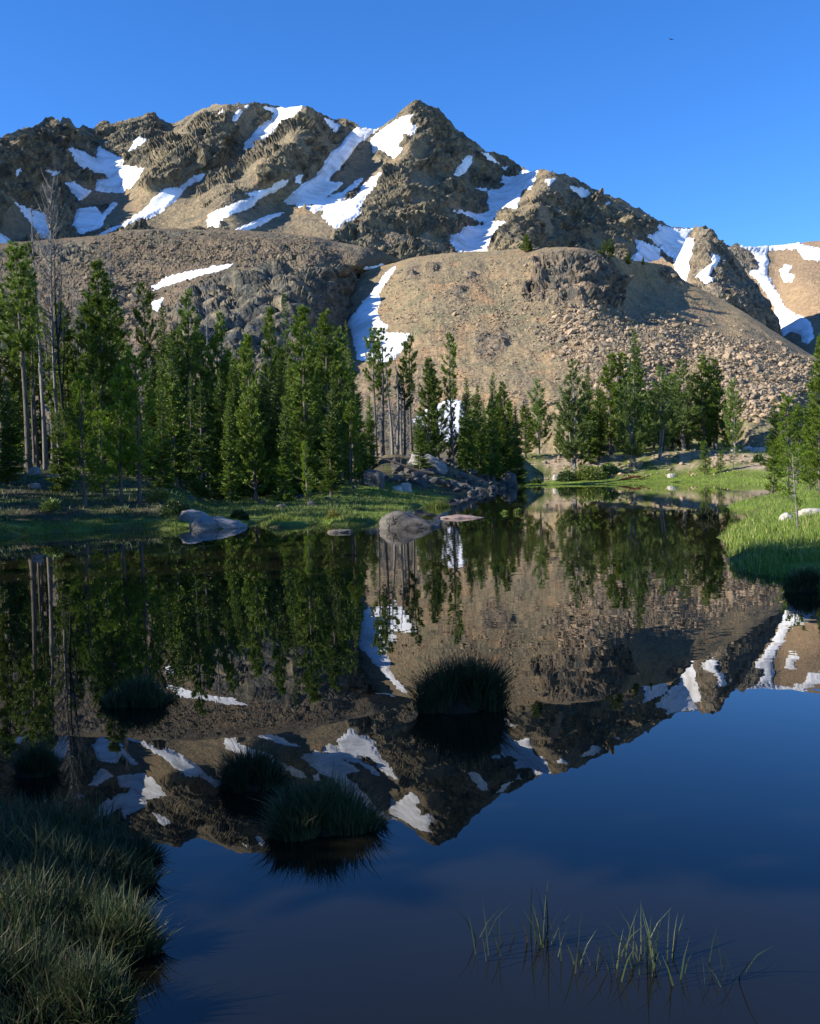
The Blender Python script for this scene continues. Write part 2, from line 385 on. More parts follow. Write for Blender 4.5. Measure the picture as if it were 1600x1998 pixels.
def sheet(name, cols, crest, bottom, nrows, ctrl, disp, rock_of, snow, mat, back=(3, 8, 18, 40, 90, 170), drop=0.75, snow_up=1.0, crest_rough=1.2, jag=0.0):
    cols = np.asarray(cols, float)
    cr = np.array(crest, float); bo = np.array(bottom, float)
    top = np.interp(cols, cr[:, 0], cr[:, 1]); bot = np.interp(cols, bo[:, 0], bo[:, 1])
    z0 = np.zeros_like(cols)
    top = top + crest_rough * 2.2 * fbm(np.stack([cols / 14.0, z0 + 3.3, z0], 1), 4, 0.6)
    top = top - jag * (ridged(np.stack([cols / 26.0, z0 + 7.7, z0], 1), 4, 0.65) - 0.35)
    t = np.linspace(0, 1, nrows)
    PX = np.repeat(cols[None], nrows, 0); PY = bot[None] + (top - bot)[None] * t[:, None]
    D = tps(ctrl)(PX, PY)
    W = P(PX, PY, D)
    # back of the hill, falling away behind the crest
    last = W[-1]; ray = last - CAM; ray[:, 2] = 0; ray /= np.linalg.norm(ray, axis=1)[:, None]
    rows = [W]; bk = []
    for b in back:
        q = last + ray * b; q[:, 2] = last[:, 2] - drop * b; bk.append(q)
    full = np.concatenate([W, np.array(bk)], 0)
    du = np.gradient(full, axis=1); dv = np.gradient(full, axis=0)
    N = np.cross(du, dv); N /= np.linalg.norm(N, axis=2)[:, :, None] + 1e-9
    nb = len(back)
    PXf = np.concatenate([PX, np.repeat(cols[None], nb, 0)], 0); PYf = np.concatenate([PY, np.repeat(top[None] - 0.0, nb, 0)], 0)
    rock = rock_of(PXf, PYf)
    q3 = np.stack([PXf / 9.0, PYf / 9.0, PXf * 0], 2)
    dg_ = np.stack([(PXf + PYf) / 7.0, (PXf - PYf) / 26.0, PXf * 0 + 2.0], 2)           # melt edges drawn out along the fall line
    en = 0.6 * fbm(q3, 4, 0.65) + 0.9 * fbm(dg_, 4, 0.65); en2 = fbm(q3 * 2.6 + 5.0, 3, 0.7)
    snow_sd = np.full(PXf.shape, -60.0); patches = []
    for poly in snow:
        pa = np.array(poly, float); x0, y0 = pa.min(0) - 8; x1, y1 = pa.max(0) + 8
        jc = np.nonzero((cols >= x0) & (cols <= x1))[0]
        if len(jc) < 3: continue
        sub = np.s_[:nrows, jc[0]:jc[-1] + 1]
        rr = np.nonzero(((PYf[sub] >= y0) & (PYf[sub] <= y1)).any(1))[0]
        sub = np.s_[rr[0]:rr[-1] + 1, jc[0]:jc[-1] + 1]
        sd = poly_sd(PXf[sub], PYf[sub], pa) + en[sub] * 6.0 + 0.8 + en2[sub] * 2.5
        snow_sd[sub] = np.maximum(snow_sd[sub], sd); patches.append((sub, sd))
    rock = rock * (1 - sstep(-1.5, 2.5, snow_sd))
    near_crest = np.concatenate([sstep(1.0, 0.92, np.repeat(t[:, None], len(cols), 1)), np.zeros((nb, len(cols)))], 0) * 0.87 + 0.13
    d, rk = disp(full, rock, PXf, PYf)
    d = d * near_crest * (1 - 0.55 * sstep(-16, -2, snow_sd)) * (1 - 0.8 * sstep(-2, 2.5, snow_sd))
    V = full + N * d[:, :, None]
    m = mesh_np(name, V.reshape(-1, 3), grid_faces(*V.shape[:2]))
    attr(m, 'rock', np.clip(rk, 0, 1))
    o = tag(obj(name, m, mat), kind='structure')
    for sub, sd in patches:
        upx = np.linalg.norm(full[sub] - CAM, axis=2) / FPX
        lift = upx * snow_up * (0.1 + 0.55 * np.clip(sd, 0, 5.5)) + upx * 0.5 * fbm(full[sub] / (18 * upx[..., None]), 3)
        vv, ff = clip_patch(full[sub] + N[sub] * (d[sub] * 0.6 + lift)[:, :, None], sd)
        if len(ff) < 4: continue
        obj('snow_patch', mesh_np('snow_patch', vv, ff, True), M['snow'], o)
    return o, V, PXf, PYf, N, snow_sd

def cols_of(a, b, step, lo, hi, coarse):
    return np.concatenate([np.arange(lo, a, coarse), np.arange(a, b, step), np.arange(b, hi, coarse)])

# ---- the main range
crestA = [(-420, 215), (-250, 238), (-120, 250), (-40, 262), (0, 269), (30, 257), (60, 252), (88, 232), (95, 229), (107, 231), (113, 245), (122, 231), (137, 230), (150, 250), (165, 247), (180, 252),
          (205, 238), (215, 243), (250, 237), (275, 230), (300, 222), (315, 235), (330, 241), (340, 241), (370, 227), (415, 206), (435, 208), (450, 205), (480, 205), (505, 200), (530, 209), (555, 214),
          (587, 210), (597, 206), (610, 210), (620, 220), (650, 235), (675, 235), (695, 242), (701, 250), (735, 252), (750, 247), (780, 222), (797, 205), (808, 200), (822, 200), (832, 207), (855, 213),
          (870, 229), (885, 248), (915, 271), (940, 289), (950, 298), (980, 302), (1020, 329), (1030, 335), (1047, 336), (1055, 332), (1080, 336), (1100, 341), (1130, 354), (1150, 365), (1165, 375),
          (1200, 386), (1230, 399), (1260, 416), (1300, 439), (1310, 445), (1350, 448), (1400, 470), (1460, 500), (1560, 540), (1700, 580)]
ctrlA = [(-420, 215, 420), (-420, 560, 300), (-200, 245, 560), (-200, 450, 430), (0, 269, 730), (60, 252, 800), (100, 230, 880), (137, 230, 915), (205, 238, 965), (300, 222, 975), (340, 241, 1000), (415, 206, 940),
         (505, 200, 930), (555, 214, 945), (597, 206, 890), (650, 235, 960), (700, 250, 955), (740, 252, 960), (808, 200, 930), (885, 250, 985), (950, 299, 1030), (1020, 330, 1075), (1055, 332, 960),
         (1150, 365, 1000), (1260, 417, 1040), (1310, 446, 1070), (1350, 448, 1090), (1560, 540, 1100), (1700, 580, 1100),
         (0, 400, 600), (60, 430, 650), (130, 400, 730), (100, 340, 770), (200, 330, 850), (230, 380, 790), (200, 440, 680), (270, 340, 800), (260, 400, 735), (300, 290, 870),
         (480, 290, 865), (540, 250, 905), (390, 352, 785), (310, 410, 715), (240, 445, 655), (440, 250, 850), (350, 305, 785), (290, 370, 735), (380, 275, 830),
         (570, 260, 825), (510, 320, 750), (440, 390, 680), (420, 435, 640), (470, 335, 785),
         (660, 310, 868), (620, 360, 798), (580, 400, 742), (540, 400, 745), (640, 430, 690), (500, 440, 655), (600, 470, 630), (690, 400, 742),
         (800, 280, 850), (775, 350, 775), (755, 430, 690), (735, 480, 640), (730, 330, 860),
         (900, 310, 925), (890, 390, 830), (855, 450, 720), (830, 330, 855), (830, 400, 765), (960, 390, 930), (1000, 375, 960), (950, 440, 815), (915, 480, 730), (1045, 385, 820), (1005, 430, 745), (985, 480, 690),
         (1100, 420, 865), (1150, 460, 850), (1210, 430, 935), (1250, 470, 910), (1290, 480, 960), (1100, 480, 790),
         (0, 560, 440), (300, 560, 490), (600, 560, 530), (900, 560, 570), (1200, 560, 700), (1500, 620, 820), (1700, 620, 850)]
screeA = [c1([(470, 575), (600, 525), (700, 445), (790, 385), (900, 305), (1000, 270), (900, 350), (840, 390), (770, 450), (800, 490), (830, 510), (815, 580), (640, 600)]),
          c1([(860, 570), (880, 535), (1000, 485), (1150, 400), (1230, 380), (1180, 440), (1130, 480), (1200, 500), (1260, 520), (1310, 580), (1290, 650), (1000, 640), (880, 580)]),
          c1([(1290, 400), (1340, 330), (1440, 215), (1455, 275), (1500, 310), (1545, 305), (1580, 335), (1490, 360), (1420, 370), (1330, 410)]),
          c1([(440, 440), (540, 400), (620, 440), (580, 500), (470, 560), (380, 580), (420, 500)]),
          c1([(660, 170), (720, 190), (740, 215), (690, 225), (640, 260), (650, 210)]),
          c1([(0, 440), (60, 470), (150, 560), (200, 620), (0, 640)]),
          c2([(0, 330), (60, 350), (110, 420), (60, 430), (0, 400)]), c2([(0, 420), (90, 470), (60, 500), (0, 480)])]
snowA = [c1(q) for q in (
    [(258, 258), (320, 270), (350, 290), (375, 300), (385, 255), (400, 262), (440, 280), (480, 300), (480, 330), (560, 335), (555, 355), (520, 400), (480, 430), (430, 432), (375, 425), (380, 385), (420, 380), (410, 365), (370, 360), (330, 340), (290, 310)],
    [(500, 270), (540, 212), (570, 225), (550, 245), (520, 262), (505, 278)], [(395, 238), (420, 230), (415, 242)],
    [(258, 395), (290, 392), (320, 415), (360, 425), (335, 445), (310, 462), (285, 430)],
    [(300, 500), (370, 485), (400, 520), (430, 480), (450, 468), (460, 478), (410, 530), (400, 560), (370, 580), (310, 595), (280, 560), (290, 540)],
    [(60, 472), (100, 490), (150, 510), (180, 515), (190, 560), (195, 610), (160, 610), (130, 560), (90, 510)], [(-40, 580), (30, 606), (55, 640), (-40, 640)],
    [(60, 345), (85, 342), (65, 368)], [(175, 345), (240, 352), (215, 370), (190, 362)],
    [(470, 560), (500, 540), (560, 500), (600, 455), (640, 418), (700, 412), (760, 365), (800, 360), (785, 385), (720, 422), (690, 460), (640, 500), (600, 525), (540, 545), (490, 565), (430, 590), (370, 615), (400, 590), (440, 570)],
    [(1020, 95), (1070, 102), (1110, 102), (1180, 94), (1150, 140), (1080, 175), (1040, 220), (990, 250), (950, 265), (960, 235), (1000, 190), (1030, 160), (1060, 150), (1065, 125)],
    [(905, 150), (930, 105), (945, 118), (925, 148)], [(838, 142), (870, 108), (862, 130)], [(945, 100), (970, 92), (965, 104)], [(1265, 142), (1300, 152), (1330, 175), (1310, 198), (1285, 180)],
    [(815, 520), (860, 497), (930, 467), (990, 450), (950, 440), (1020, 422), (1060, 412), (1080, 388), (1130, 378), (1112, 402), (1060, 432), (1010, 457), (980, 487), (920, 512), (870, 532), (862, 552), (850, 582), (815, 578), (808, 545)],
    [(915, 578), (1000, 543), (1050, 522), (1120, 505), (1070, 528), (1040, 548), (980, 575), (930, 584)], [(1150, 370), (1180, 362), (1170, 395), (1155, 390)],
    [(1395, 178), (1475, 183), (1440, 212), (1400, 242), (1360, 292), (1320, 342), (1280, 388), (1340, 396), (1300, 427), (1262, 455), (1340, 428), (1390, 388), (1420, 366), (1395, 402), (1350, 440), (1338, 468), (1390, 447), (1420, 400), (1485, 352),
     (1495, 370), (1470, 412), (1450, 432), (1430, 452), (1400, 490), (1410, 512), (1370, 542), (1310, 580), (1285, 552), (1255, 522), (1270, 490), (1225, 514), (1198, 495), (1222, 480), (1165, 494), (1150, 477), (1120, 480), (1112, 465), (1170, 410), (1230, 370), (1290, 280), (1330, 250), (1350, 215)],
    [(1445, 230), (1480, 192), (1560, 142), (1612, 128), (1600, 160), (1630, 180), (1610, 206), (1580, 210), (1550, 250), (1570, 262), (1540, 298), (1510, 282), (1490, 262), (1460, 276)])]
snowA += [c2(q) for q in (
    [(170, 362), (215, 292), (242, 288), (235, 322), (210, 357), (185, 370)], [(278, 275), (302, 280), (344, 318), (300, 302)], [(358, 335), (388, 328), (370, 352)],
    [(440, 346), (498, 350), (482, 390), (470, 417), (440, 420), (430, 450), (415, 492), (380, 492), (340, 502), (310, 502), (300, 470), (305, 450), (262, 415), (300, 420), (345, 420), (372, 402), (350, 400), (365, 368), (400, 374), (430, 363)],
    [(522, 380), (568, 378), (545, 404)], [(618, 403), (690, 423), (704, 440), (675, 457), (640, 427)], [(760, 475), (778, 472), (765, 488)],
    [(160, 498), (205, 528), (180, 498), (240, 510), (260, 518), (320, 503), (352, 497), (330, 545), (374, 548), (340, 600), (310, 645), (290, 690), (220, 690), (155, 632), (160, 600), (200, 590), (210, 568), (290, 560), (250, 545), (230, 530)],
    [(965, 556), (1010, 568), (1040, 575), (1110, 575), (1085, 610), (1080, 640), (1120, 640), (1100, 720), (1090, 790), (1065, 800), (1048, 770), (1028, 720), (1030, 690), (1000, 670), (970, 640), (922, 610), (970, 580)],
    [(882, 616), (930, 632), (970, 648), (978, 680), (1012, 718), (1000, 740), (900, 740), (850, 700), (888, 660)])]

def rockA(px, py):
    s = np.full(px.shape, -50.0)
    w = 7 * fbm(np.stack([px / 22, py / 22, px * 0], 2), 4, 0.6)
    for q in screeA: s = np.maximum(s, poly_sd(px, py, q))
    return 1 - sstep(-4, 5, s + w)

def dispA(W, rock, px, py):
    q = W * np.array([1.0, 1.0, 0.6])
    e = np.array([-0.62, -0.45, -0.64])                                   # ribs and chutes run down to the lower left
    Q = W - (W @ e)[..., None] * e * 0.74
    big = ridged(Q / 62.0 + 4.1, 4, 0.55)
    fa, ea = facets(Q / 19.0); fb, eb = facets(Q / 8.5 + 3.3); fc, ec = facets(W / 4.2 + 7.7)
    fin = fbm(W / 5.0, 3, 0.65)
    chute = sstep(-0.16, 0.06, fbm(Q / 34.0 + 8.8, 4, 0.6) + 0.5 * (big - 0.42))   # scree runs between the ribs
    rk = np.clip(rock * (0.12 + 0.93 * chute), 0, 1)
    d = rk * (14.0 * (big - 0.36) + 8.0 * fa * (1 - np.exp(-ea * 10)) + 4.8 * fb * (1 - np.exp(-eb * 12)) + 2.2 * fc * (1 - np.exp(-ec * 12)) + 0.6 * fin) + (1 - rk) * (0.8 * fin + 2.0 * fbm(W / 30.0, 3) + rock * 5.0 * (big - 0.5))
    return d, np.clip(rk * (0.85 + 0.5 * fb), 0, 1)
mountain, VA, PXA, PYA, NA, SSA = sheet('mountain', cols_of(-20, 1420, 1.6, -420, 1700, 14), crestA, [(-420, 600), (1700, 620)], 226, ctrlA, dispA, rockA, snowA, M['mountain'], jag=8.0)

# ---- the pointed spur on the right and the hill behind it
crestC = [(1180, 560), (1240, 520), (1290, 505), (1318, 520), (1338, 475), (1350, 452), (1357, 443), (1366, 446), (1377, 440), (1390, 455), (1405, 472), (1425, 490), (1437, 505), (1455, 525), (1470, 550), (1490, 580), (1505, 615), (1520, 655), (1560, 720)]
ctrlC = [(1180, 560, 560), (1290, 505, 600), (1318, 520, 590), (1357, 443, 560), (1377, 441, 555), (1405, 472, 565), (1437, 505, 580), (1470, 550, 590), (1520, 655, 560), (1560, 720, 540),
         (1330, 530, 570), (1380, 500, 525), (1360, 560, 490), (1400, 560, 470), (1440, 580, 480), (1470, 630, 470), (1340, 600, 470), (1400, 700, 380), (1250, 620, 450), (1250, 720, 370), (1540, 740, 470)]
snowC = [c2([(1178, 672), (1212, 683), (1187, 725), (1167, 755), (1182, 770), (1160, 788), (1117, 760), (1135, 740), (1155, 725), (1180, 705)]),
         c2([(1075, 610), (1108, 610), (1096, 660), (1094, 730), (1078, 790), (1066, 800), (1048, 770), (1028, 700), (1050, 660)])]
def rockC(px, py): return sstep(1335, 1352, px + 10 * fbm(np.stack([px / 20, py / 20, px * 0], 2), 3)) * 0.95 + 0.05
def dispC(W, rock, px, py):
    q = W * np.array([1.0, 1.0, 0.55])
    fa, ea = facets(q / 17.0 + 1.1); fb, eb = facets(q / 6.5 + 4.4); fin = fbm(q / 4.5, 3, 0.7)
    return rock * (7.0 * fa * (1 - np.exp(-ea * 9)) + 3.6 * fb * (1 - np.exp(-eb * 9)) + 1.0 * fin) + (1 - rock) * 0.6 * fin, rock * (0.8 + 0.6 * fb)
spur, _, _, _, _, _ = sheet('rock_spur', np.arange(1180, 1560, 1.6), crestC, [(1180, 760), (1560, 780)], 190, ctrlC, dispC, rockC, snowC, M['spur'], jag=8.0)

crestR = [(1250, 540), (1340, 500), (1410, 486), (1425, 482), (1437, 473), (1450, 482), (1470, 484), (1500, 481), (1545, 478), (1565, 473), (1580, 471), (1600, 470), (1700, 455), (1900, 430)]
ctrlR = [(1250, 540, 900), (1340, 500, 900), (1437, 474, 870), (1500, 482, 900), (1600, 470, 900), (1900, 430, 900), (1430, 560, 760), (1480, 540, 760), (1520, 560, 735), (1560, 540, 720), (1600, 540, 700), (1500, 620, 680),
         (1550, 640, 600), (1600, 640, 560), (1580, 700, 500), (1450, 680, 600), (1900, 600, 560), (1900, 760, 400), (1500, 760, 480), (1250, 760, 560)]
snowR = [c2(q) for q in ([(1290, 640), (1400, 638), (1520, 628), (1545, 640), (1620, 655), (1620, 697), (1540, 692), (1512, 652), (1400, 657), (1390, 667), (1340, 662)],
    [(1335, 662), (1392, 668), (1397, 700), (1392, 750), (1422, 800), (1462, 880), (1502, 905), (1562, 935), (1578, 1000), (1560, 1022), (1530, 1012), (1525, 987), (1490, 972), (1455, 992), (1440, 960), (1425, 905), (1425, 880), (1355, 770), (1320, 740), (1365, 735), (1355, 700)],
    [(1443, 735), (1470, 713), (1488, 718), (1477, 745), (1503, 760), (1480, 783), (1458, 777)])]
def rockR(px, py): return sstep(-2, 3, poly_sd(px, py, c2([(1240, 640), (1275, 620), (1310, 645), (1355, 700), (1370, 740), (1320, 750), (1250, 720)])))
def dispR(W, rock, px, py):
    fin = fbm(W / 6.0, 4, 0.7); med = ridged(W / 30.0, 4)
    return rock * (9 * (med - 0.4) + 2 * fin) + (1 - rock) * (0.8 * fin + 3.0 * fbm(W / 45.0, 3)), rock
right_hill, _, _, _, _, _ = sheet('right_hill', cols_of(1400, 1620, 1.7, 1250, 1900, 12), crestR, [(1250, 780), (1900, 800)], 170, ctrlR, dispR, rockR, snowR, M['spur'], crest_rough=0.5)

# ---- the dark moraine behind the left forest, with the slabby outcrop
crestB = [(-500, 430), (-200, 455), (0, 475), (120, 465), (200, 459), (240, 449), (300, 447), (345, 446), (400, 447), (470, 449), (560, 455), (620, 463), (660, 472), (720, 484), (760, 497), (800, 512), (860, 540)]
outcrop = [(330, 600), (372, 560), (410, 535), (450, 528), (500, 518), (560, 515), (620, 512), (670, 515), (698, 530), (704, 560), (690, 590), (675, 615), (640, 630), (600, 640), (560, 690), (400, 700), (340, 640)]
ctrlB = [(-500, 430, 300), (-200, 455, 360), (0, 475, 390), (120, 465, 400), (240, 449, 400), (345, 446, 392), (470, 449, 382), (560, 455, 374), (660, 472, 362), (760, 497, 352), (860, 540, 350),
         (100, 560, 300), (200, 540, 315), (300, 520, 325), (300, 570, 285), (400, 500, 332), (500, 490, 330), (620, 490, 325), (700, 515, 322), (740, 545, 350), (760, 640, 335), (722, 700, 300), (728, 600, 325), (735, 780, 250),
         (400, 560, 268), (480, 535, 282), (560, 525, 286), (640, 525, 300), (690, 545, 328), (420, 620, 228), (520, 600, 236), (620, 600, 250), (690, 610, 300), (520, 680, 200), (640, 680, 235),
         (-500, 640, 210), (100, 640, 235), (300, 640, 225), (0, 780, 150), (300, 780, 150), (600, 780, 160), (860, 780, 270), (-500, 780, 150), (860, 640, 345)]
snowB = [[(296, 560), (330, 539), (400, 523), (455, 515), (440, 525), (380, 541), (322, 558), (300, 566)], [(296, 590), (320, 581), (308, 607), (299, 603)], [(704, 525), (748, 515), (722, 527)]]
def rockB(px, py):
    w = 6 * fbm(np.stack([px / 18, py / 18, px * 0], 2), 4, 0.6)
    s = poly_sd(px, py, outcrop)
    for q in ([(232, 446), (300, 442), (420, 444), (430, 462), (330, 470), (250, 466)], [(430, 446), (560, 450), (660, 466), (740, 490), (730, 505), (640, 486), (540, 470), (440, 462)], [(60, 470), (180, 462), (200, 500), (120, 520), (50, 500)], [(470, 500), (600, 488), (660, 500), (560, 512), (480, 514)], [(180, 560), (280, 545), (290, 580), (200, 610), (150, 600)]):
        s = np.maximum(s, poly_sd(px, py, q) - 4)
    return sstep(-6, 14, s + w)
def dispB(W, rock, px, py):
    wv = W + 1.5 * np.stack([fbm(W / 7.0 + k, 2) for k in (1.0, 5.0, 9.0)], -1)
    fa, ea = facets(wv / np.array([11.0, 11.0, 6.5])); fb, eb = facets(wv / np.array([4.6, 4.6, 3.2]) + 5.5); fin = fbm(W / 2.2, 4, 0.7)
    rnd = 1 - np.exp(-ea * 4.5); rnb = 1 - np.exp(-eb * 5.0)                # rounded slabs with creases
    d = rock * (4.2 * fa * rnd + 2.8 * (rnd - 0.6) + 2.0 * fb * rnb + 0.7 * (rnb - 0.6) + 0.25 * fin) + (1 - rock) * (0.75 * fin + 2.6 * fbm(W / 16.0, 4, 0.6) + 1.3 * fbm(np.stack([W[..., 0] / 6.0, (W[..., 1] + W[..., 2]) / 45.0, W[..., 0] * 0], -1), 4, 0.6))
    return d, rock
moraine, VB, PXB, PYB, NB, SSB = sheet('moraine', cols_of(-20, 860, 1.7, -500, 861, 14), crestB, [(-500, 850), (860, 850)], 236, ctrlB, dispB, rockB, snowB, M['moraine'], back=(3, 8, 20, 50, 100), drop=0.45, snow_up=0.8)

# ---- the tan knoll with its talus
crestK = [(600, 690), (640, 640), (680, 585), (705, 532), (740, 520), (770, 513), (800, 503), (850, 496), (900, 491), (950, 490), (1000, 486), (1040, 484), (1100, 482), (1130, 483), (1155, 489), (1180, 497), (1210, 505), (1250, 510), (1290, 515), (1310, 520), (1330, 545), (1360, 560), (1400, 580), (1450, 608), (1500, 640), (1545, 668), (1580, 690), (1640, 715), (1750, 750), (2100, 800)]
ctrlK = [(600, 690, 300), (640, 640, 305), (705, 532, 332), (770, 513, 335), (850, 496, 328), (950, 490, 318), (1040, 484, 308), (1120, 483, 300), (1180, 497, 306), (1250, 510, 330), (1310, 520, 345), (1360, 560, 340), (1450, 608, 318), (1580, 690, 285), (1750, 750, 250), (2100, 800, 210),
         (735, 560, 312), (700, 620, 280), (690, 690, 240), (760, 680, 236), (800, 600, 262), (800, 540, 298), (900, 560, 268), (900, 640, 236), (900, 720, 206), (1000, 560, 262), (1000, 640, 230), (1100, 530, 268), (1110, 580, 244), (1170, 540, 272), (1165, 590, 246),
         (1205, 545, 300), (1250, 575, 312), (1320, 600, 305), (1400, 630, 292), (1500, 668, 270), (1200, 625, 234), (1300, 655, 224), (1400, 690, 214), (1500, 715, 212), (1570, 730, 216), (1100, 680, 208), (1300, 730, 194),
         (620, 790, 185), (800, 790, 178), (1000, 790, 172), (1200, 795, 168), (1400, 795, 172), (1560, 790, 180), (2100, 850, 190), (600, 920, 160), (1000, 900, 161), (1400, 900, 163), (2100, 920, 170)]
snowK = [[(772, 522), (757, 545), (741, 575), (743, 590), (735, 602), (741, 625), (757, 636), (750, 650), (797, 651), (791, 672), (776, 692), (760, 710), (730, 704), (698, 702), (686, 645), (676, 632), (700, 600), (735, 560), (757, 528)],
         [(806, 820), (830, 800), (878, 778), (900, 782), (908, 840), (880, 866), (830, 846)]]
rockK_p = [[(1035, 500), (1080, 488), (1140, 488), (1190, 500), (1205, 520), (1215, 560), (1215, 600), (1180, 600), (1120, 592), (1060, 590), (1010, 575), (1040, 540)], [(832, 515), (856, 512), (862, 530), (838, 532)], [(902, 535), (925, 530), (930, 550), (905, 555)], [(880, 560), (910, 560), (900, 590), (882, 588)],
           [(1290, 515), (1325, 525), (1335, 560), (1305, 555), (1280, 535)], [(930, 655), (985, 640), (1000, 660), (960, 705), (925, 700)], [(795, 520), (815, 518), (810, 545), (798, 545)]]
talus = [(1080, 600), (1180, 598), (1300, 625), (1420, 655), (1520, 690), (1600, 730), (1640, 800), (1400, 810), (1180, 800), (1130, 720), (1060, 660)]
def rockK(px, py):
    s = np.full(px.shape, -50.0); w = 6 * fbm(np.stack([px / 16, py / 16, px * 0], 2), 4, 0.6)
    for q in rockK_p: s = np.maximum(s, poly_sd(px, py, q))
    return sstep(-7, 9, s + w)
def dispK(W, rock, px, py):
    fa, ea = facets(W / np.array([8.0, 8.0, 6.0])); fb, eb = facets(W / 3.2 + 3.1); fin = fbm(W / 2.0, 4, 0.7)
    tal = sstep(-12, 12, poly_sd(px, py, talus))
    small = np.where((px > 1000) & (py < 612), 1.0, 0.4)
    d = rock * small * (1.0 + 5.2 * fa * (1 - np.exp(-ea * 8)) + 2.6 * fb * (1 - np.exp(-eb * 7)) + 0.5 * fin - 0.6 * np.exp(-ea * 6)) + (1 - rock) * ((0.30 + 0.5 * tal) * fin + 1.3 * fbm(W / 18.0, 4, 0.55) + 0.65 * (1 - tal) * fbm(np.stack([W[..., 0] / 5.5, (W[..., 1] + W[..., 2]) / 50.0, W[..., 0] * 0], -1), 4, 0.6))
    return d, np.clip(rock + tal * 0.30, 0, 1)
knoll, VK, PXK, PYK, NK, SSK = sheet('knoll', cols_of(600, 1620, 1.7, 599, 2100, 12), crestK, [(600, 905), (2100, 925)], 232, ctrlK, dispK, rockK, snowK, M['knoll'], back=(3, 8, 20, 50, 100), drop=0.5, snow_up=0.8, crest_rough=0.8)

# ------------------------------------------------------------------ loose stones on the slopes
def stone_mesh(seed, sub=1, flat=0.7, rough=0.16):
    r = np.random.default_rng(seed)
    import bmesh
    bm = bmesh.new(); bmesh.ops.create_icosphere(bm, subdivisions=sub, radius=1.0)
    v = np.array([q.co for q in bm.verts]); f = np.array([[q.index for q in t.verts] for t in bm.faces]); bm.free()
    for _ in range(9):                                  # planar breaks make it angular
        n = r.normal(size=3); n /= np.linalg.norm(n); h = r.uniform(0.45, 0.85)
        dd = v @ n; over = dd > h; v[over] -= np.outer(dd[over] - h, n)
    v *= 1 + rough * perlin(v * 1.7 + seed)[:, None]
    v *= np.array([1.0, r.uniform(0.65, 0.9), flat * r.uniform(0.75, 1.1)])
    return v, f

STONES = [stone_mesh(100 + k, 1) for k in range(8)]
CHIPS = [stone_mesh(200 + k, 0 + 1) for k in range(4)]
def ico20(seed):
    t = (1 + 5 ** 0.5) / 2
    v = np.array([(-1, t, 0), (1, t, 0), (-1, -t, 0), (1, -t, 0), (0, -1, t), (0, 1, t), (0, -1, -t), (0, 1, -t), (t, 0, -1), (t, 0, 1), (-t, 0, -1), (-t, 0, 1)], float) / 1.9
    f = np.array([(0, 11, 5), (0, 5, 1), (0, 1, 7), (0, 7, 10), (0, 10, 11), (1, 5, 9), (5, 11, 4), (11, 10, 2), (10, 7, 6), (7, 1, 8), (3, 9, 4), (3, 4, 2), (3, 2, 6), (3, 6, 8), (3, 8, 9), (4, 9, 5), (2, 4, 11), (6, 2, 10), (8, 6, 7), (9, 8, 1)])
    r = np.random.default_rng(seed); return v * r.uniform(0.7, 1.2, (12, 1)) * np.array([1.1, 0.9, 0.65]), f
ICO = [ico20(k) for k in range(8)]

def rand_rot(n, rng):
    q = rng.normal(size=(n, 4)); q /= np.linalg.norm(q, axis=1)[:, None]
    w, x, y, z = q.T
    return np.stack([np.stack([1 - 2 * (y * y + z * z), 2 * (x * y - z * w), 2 * (x * z + y * w)], 1), np.stack([2 * (x * y + z * w), 1 - 2 * (x * x + z * z), 2 * (y * z - x * w)], 1), np.stack([2 * (x * z - y * w), 2 * (y * z + x * w), 1 - 2 * (x * x + y * y)], 1)], 1)

def rubble_mesh(name, pts, sizes, rng):
    vs, fs, off = [], [], 0
    R = rand_rot(len(pts), rng); which = rng.integers(0, len(ICO), len(pts))
    for k in range(len(ICO)):
        s = np.nonzero(which == k)[0]
        if not len(s): continue
        v0, f0 = ICO[k]
        v = np.einsum('nij,vj->nvi', R[s], v0) * sizes[s][:, None, None]; v[..., 2] *= 0.8
        v += pts[s][:, None]
        vs.append(v.reshape(-1, 3)); fs.append((f0[None] + (np.arange(len(s)) * 12)[:, None, None]).reshape(-1, 3) + off); off += len(s) * 12
    return mesh_np(name, np.concatenate(vs), np.concatenate(fs))

def scatter_on(parent, V, PX, PY, polys, n_big, n_small, big, small, mat, seed, SS=None):
    rng = np.random.default_rng(seed)
    w = np.full(PX.shape, -99.0)
    for q in polys: w = np.maximum(w, poly_sd(PX, PY, q))
    clump = fbm(np.stack([PX / 40, PY / 30, PX * 0 + seed], 2), 4, 0.6)
    wt = sstep(-25, 10, w) * np.clip(0.45 + 2.2 * clump, 0.03, 2)
    if SS is not None: wt = wt * (SS < -3)
    wt[-8:] = 0
    wt = wt / wt.sum()
    ids = rng.choice(wt.size, n_big + n_small, p=wt.ravel()); pts = V.reshape(-1, 3)[ids] + rng.normal(size=(len(ids), 3)) * np.array([0.5, 0.5, 0.05])
    s_big = big[0] * (big[1] / big[0]) ** (rng.random(n_big) ** 2.2)
    protos = []
    for k, (v, f) in enumerate(STONES):
        protos.append(mesh_np('boulder', v, f)); protos[-1].materials.append(mat)
    R = rand_rot(n_big, rng)
    for k in range(n_big):
        o = obj('boulder', protos[k % 8], None, parent)
        tilt = (rng.normal(0, 0.25), rng.normal(0, 0.25), rng.uniform(0, 6.28))
        o.location = pts[k] + np.array([0, 0, 0.15 * s_big[k]]); o.rotation_euler = tilt; o.scale = (s_big[k],) * 3
    s_small = small[0] * (small[1] / small[0]) ** (rng.random(n_small) ** 1.8)
    o = obj('rubble', rubble_mesh('rubble', pts[n_big:], s_small, rng), mat, parent); tag(o, kind='stuff')

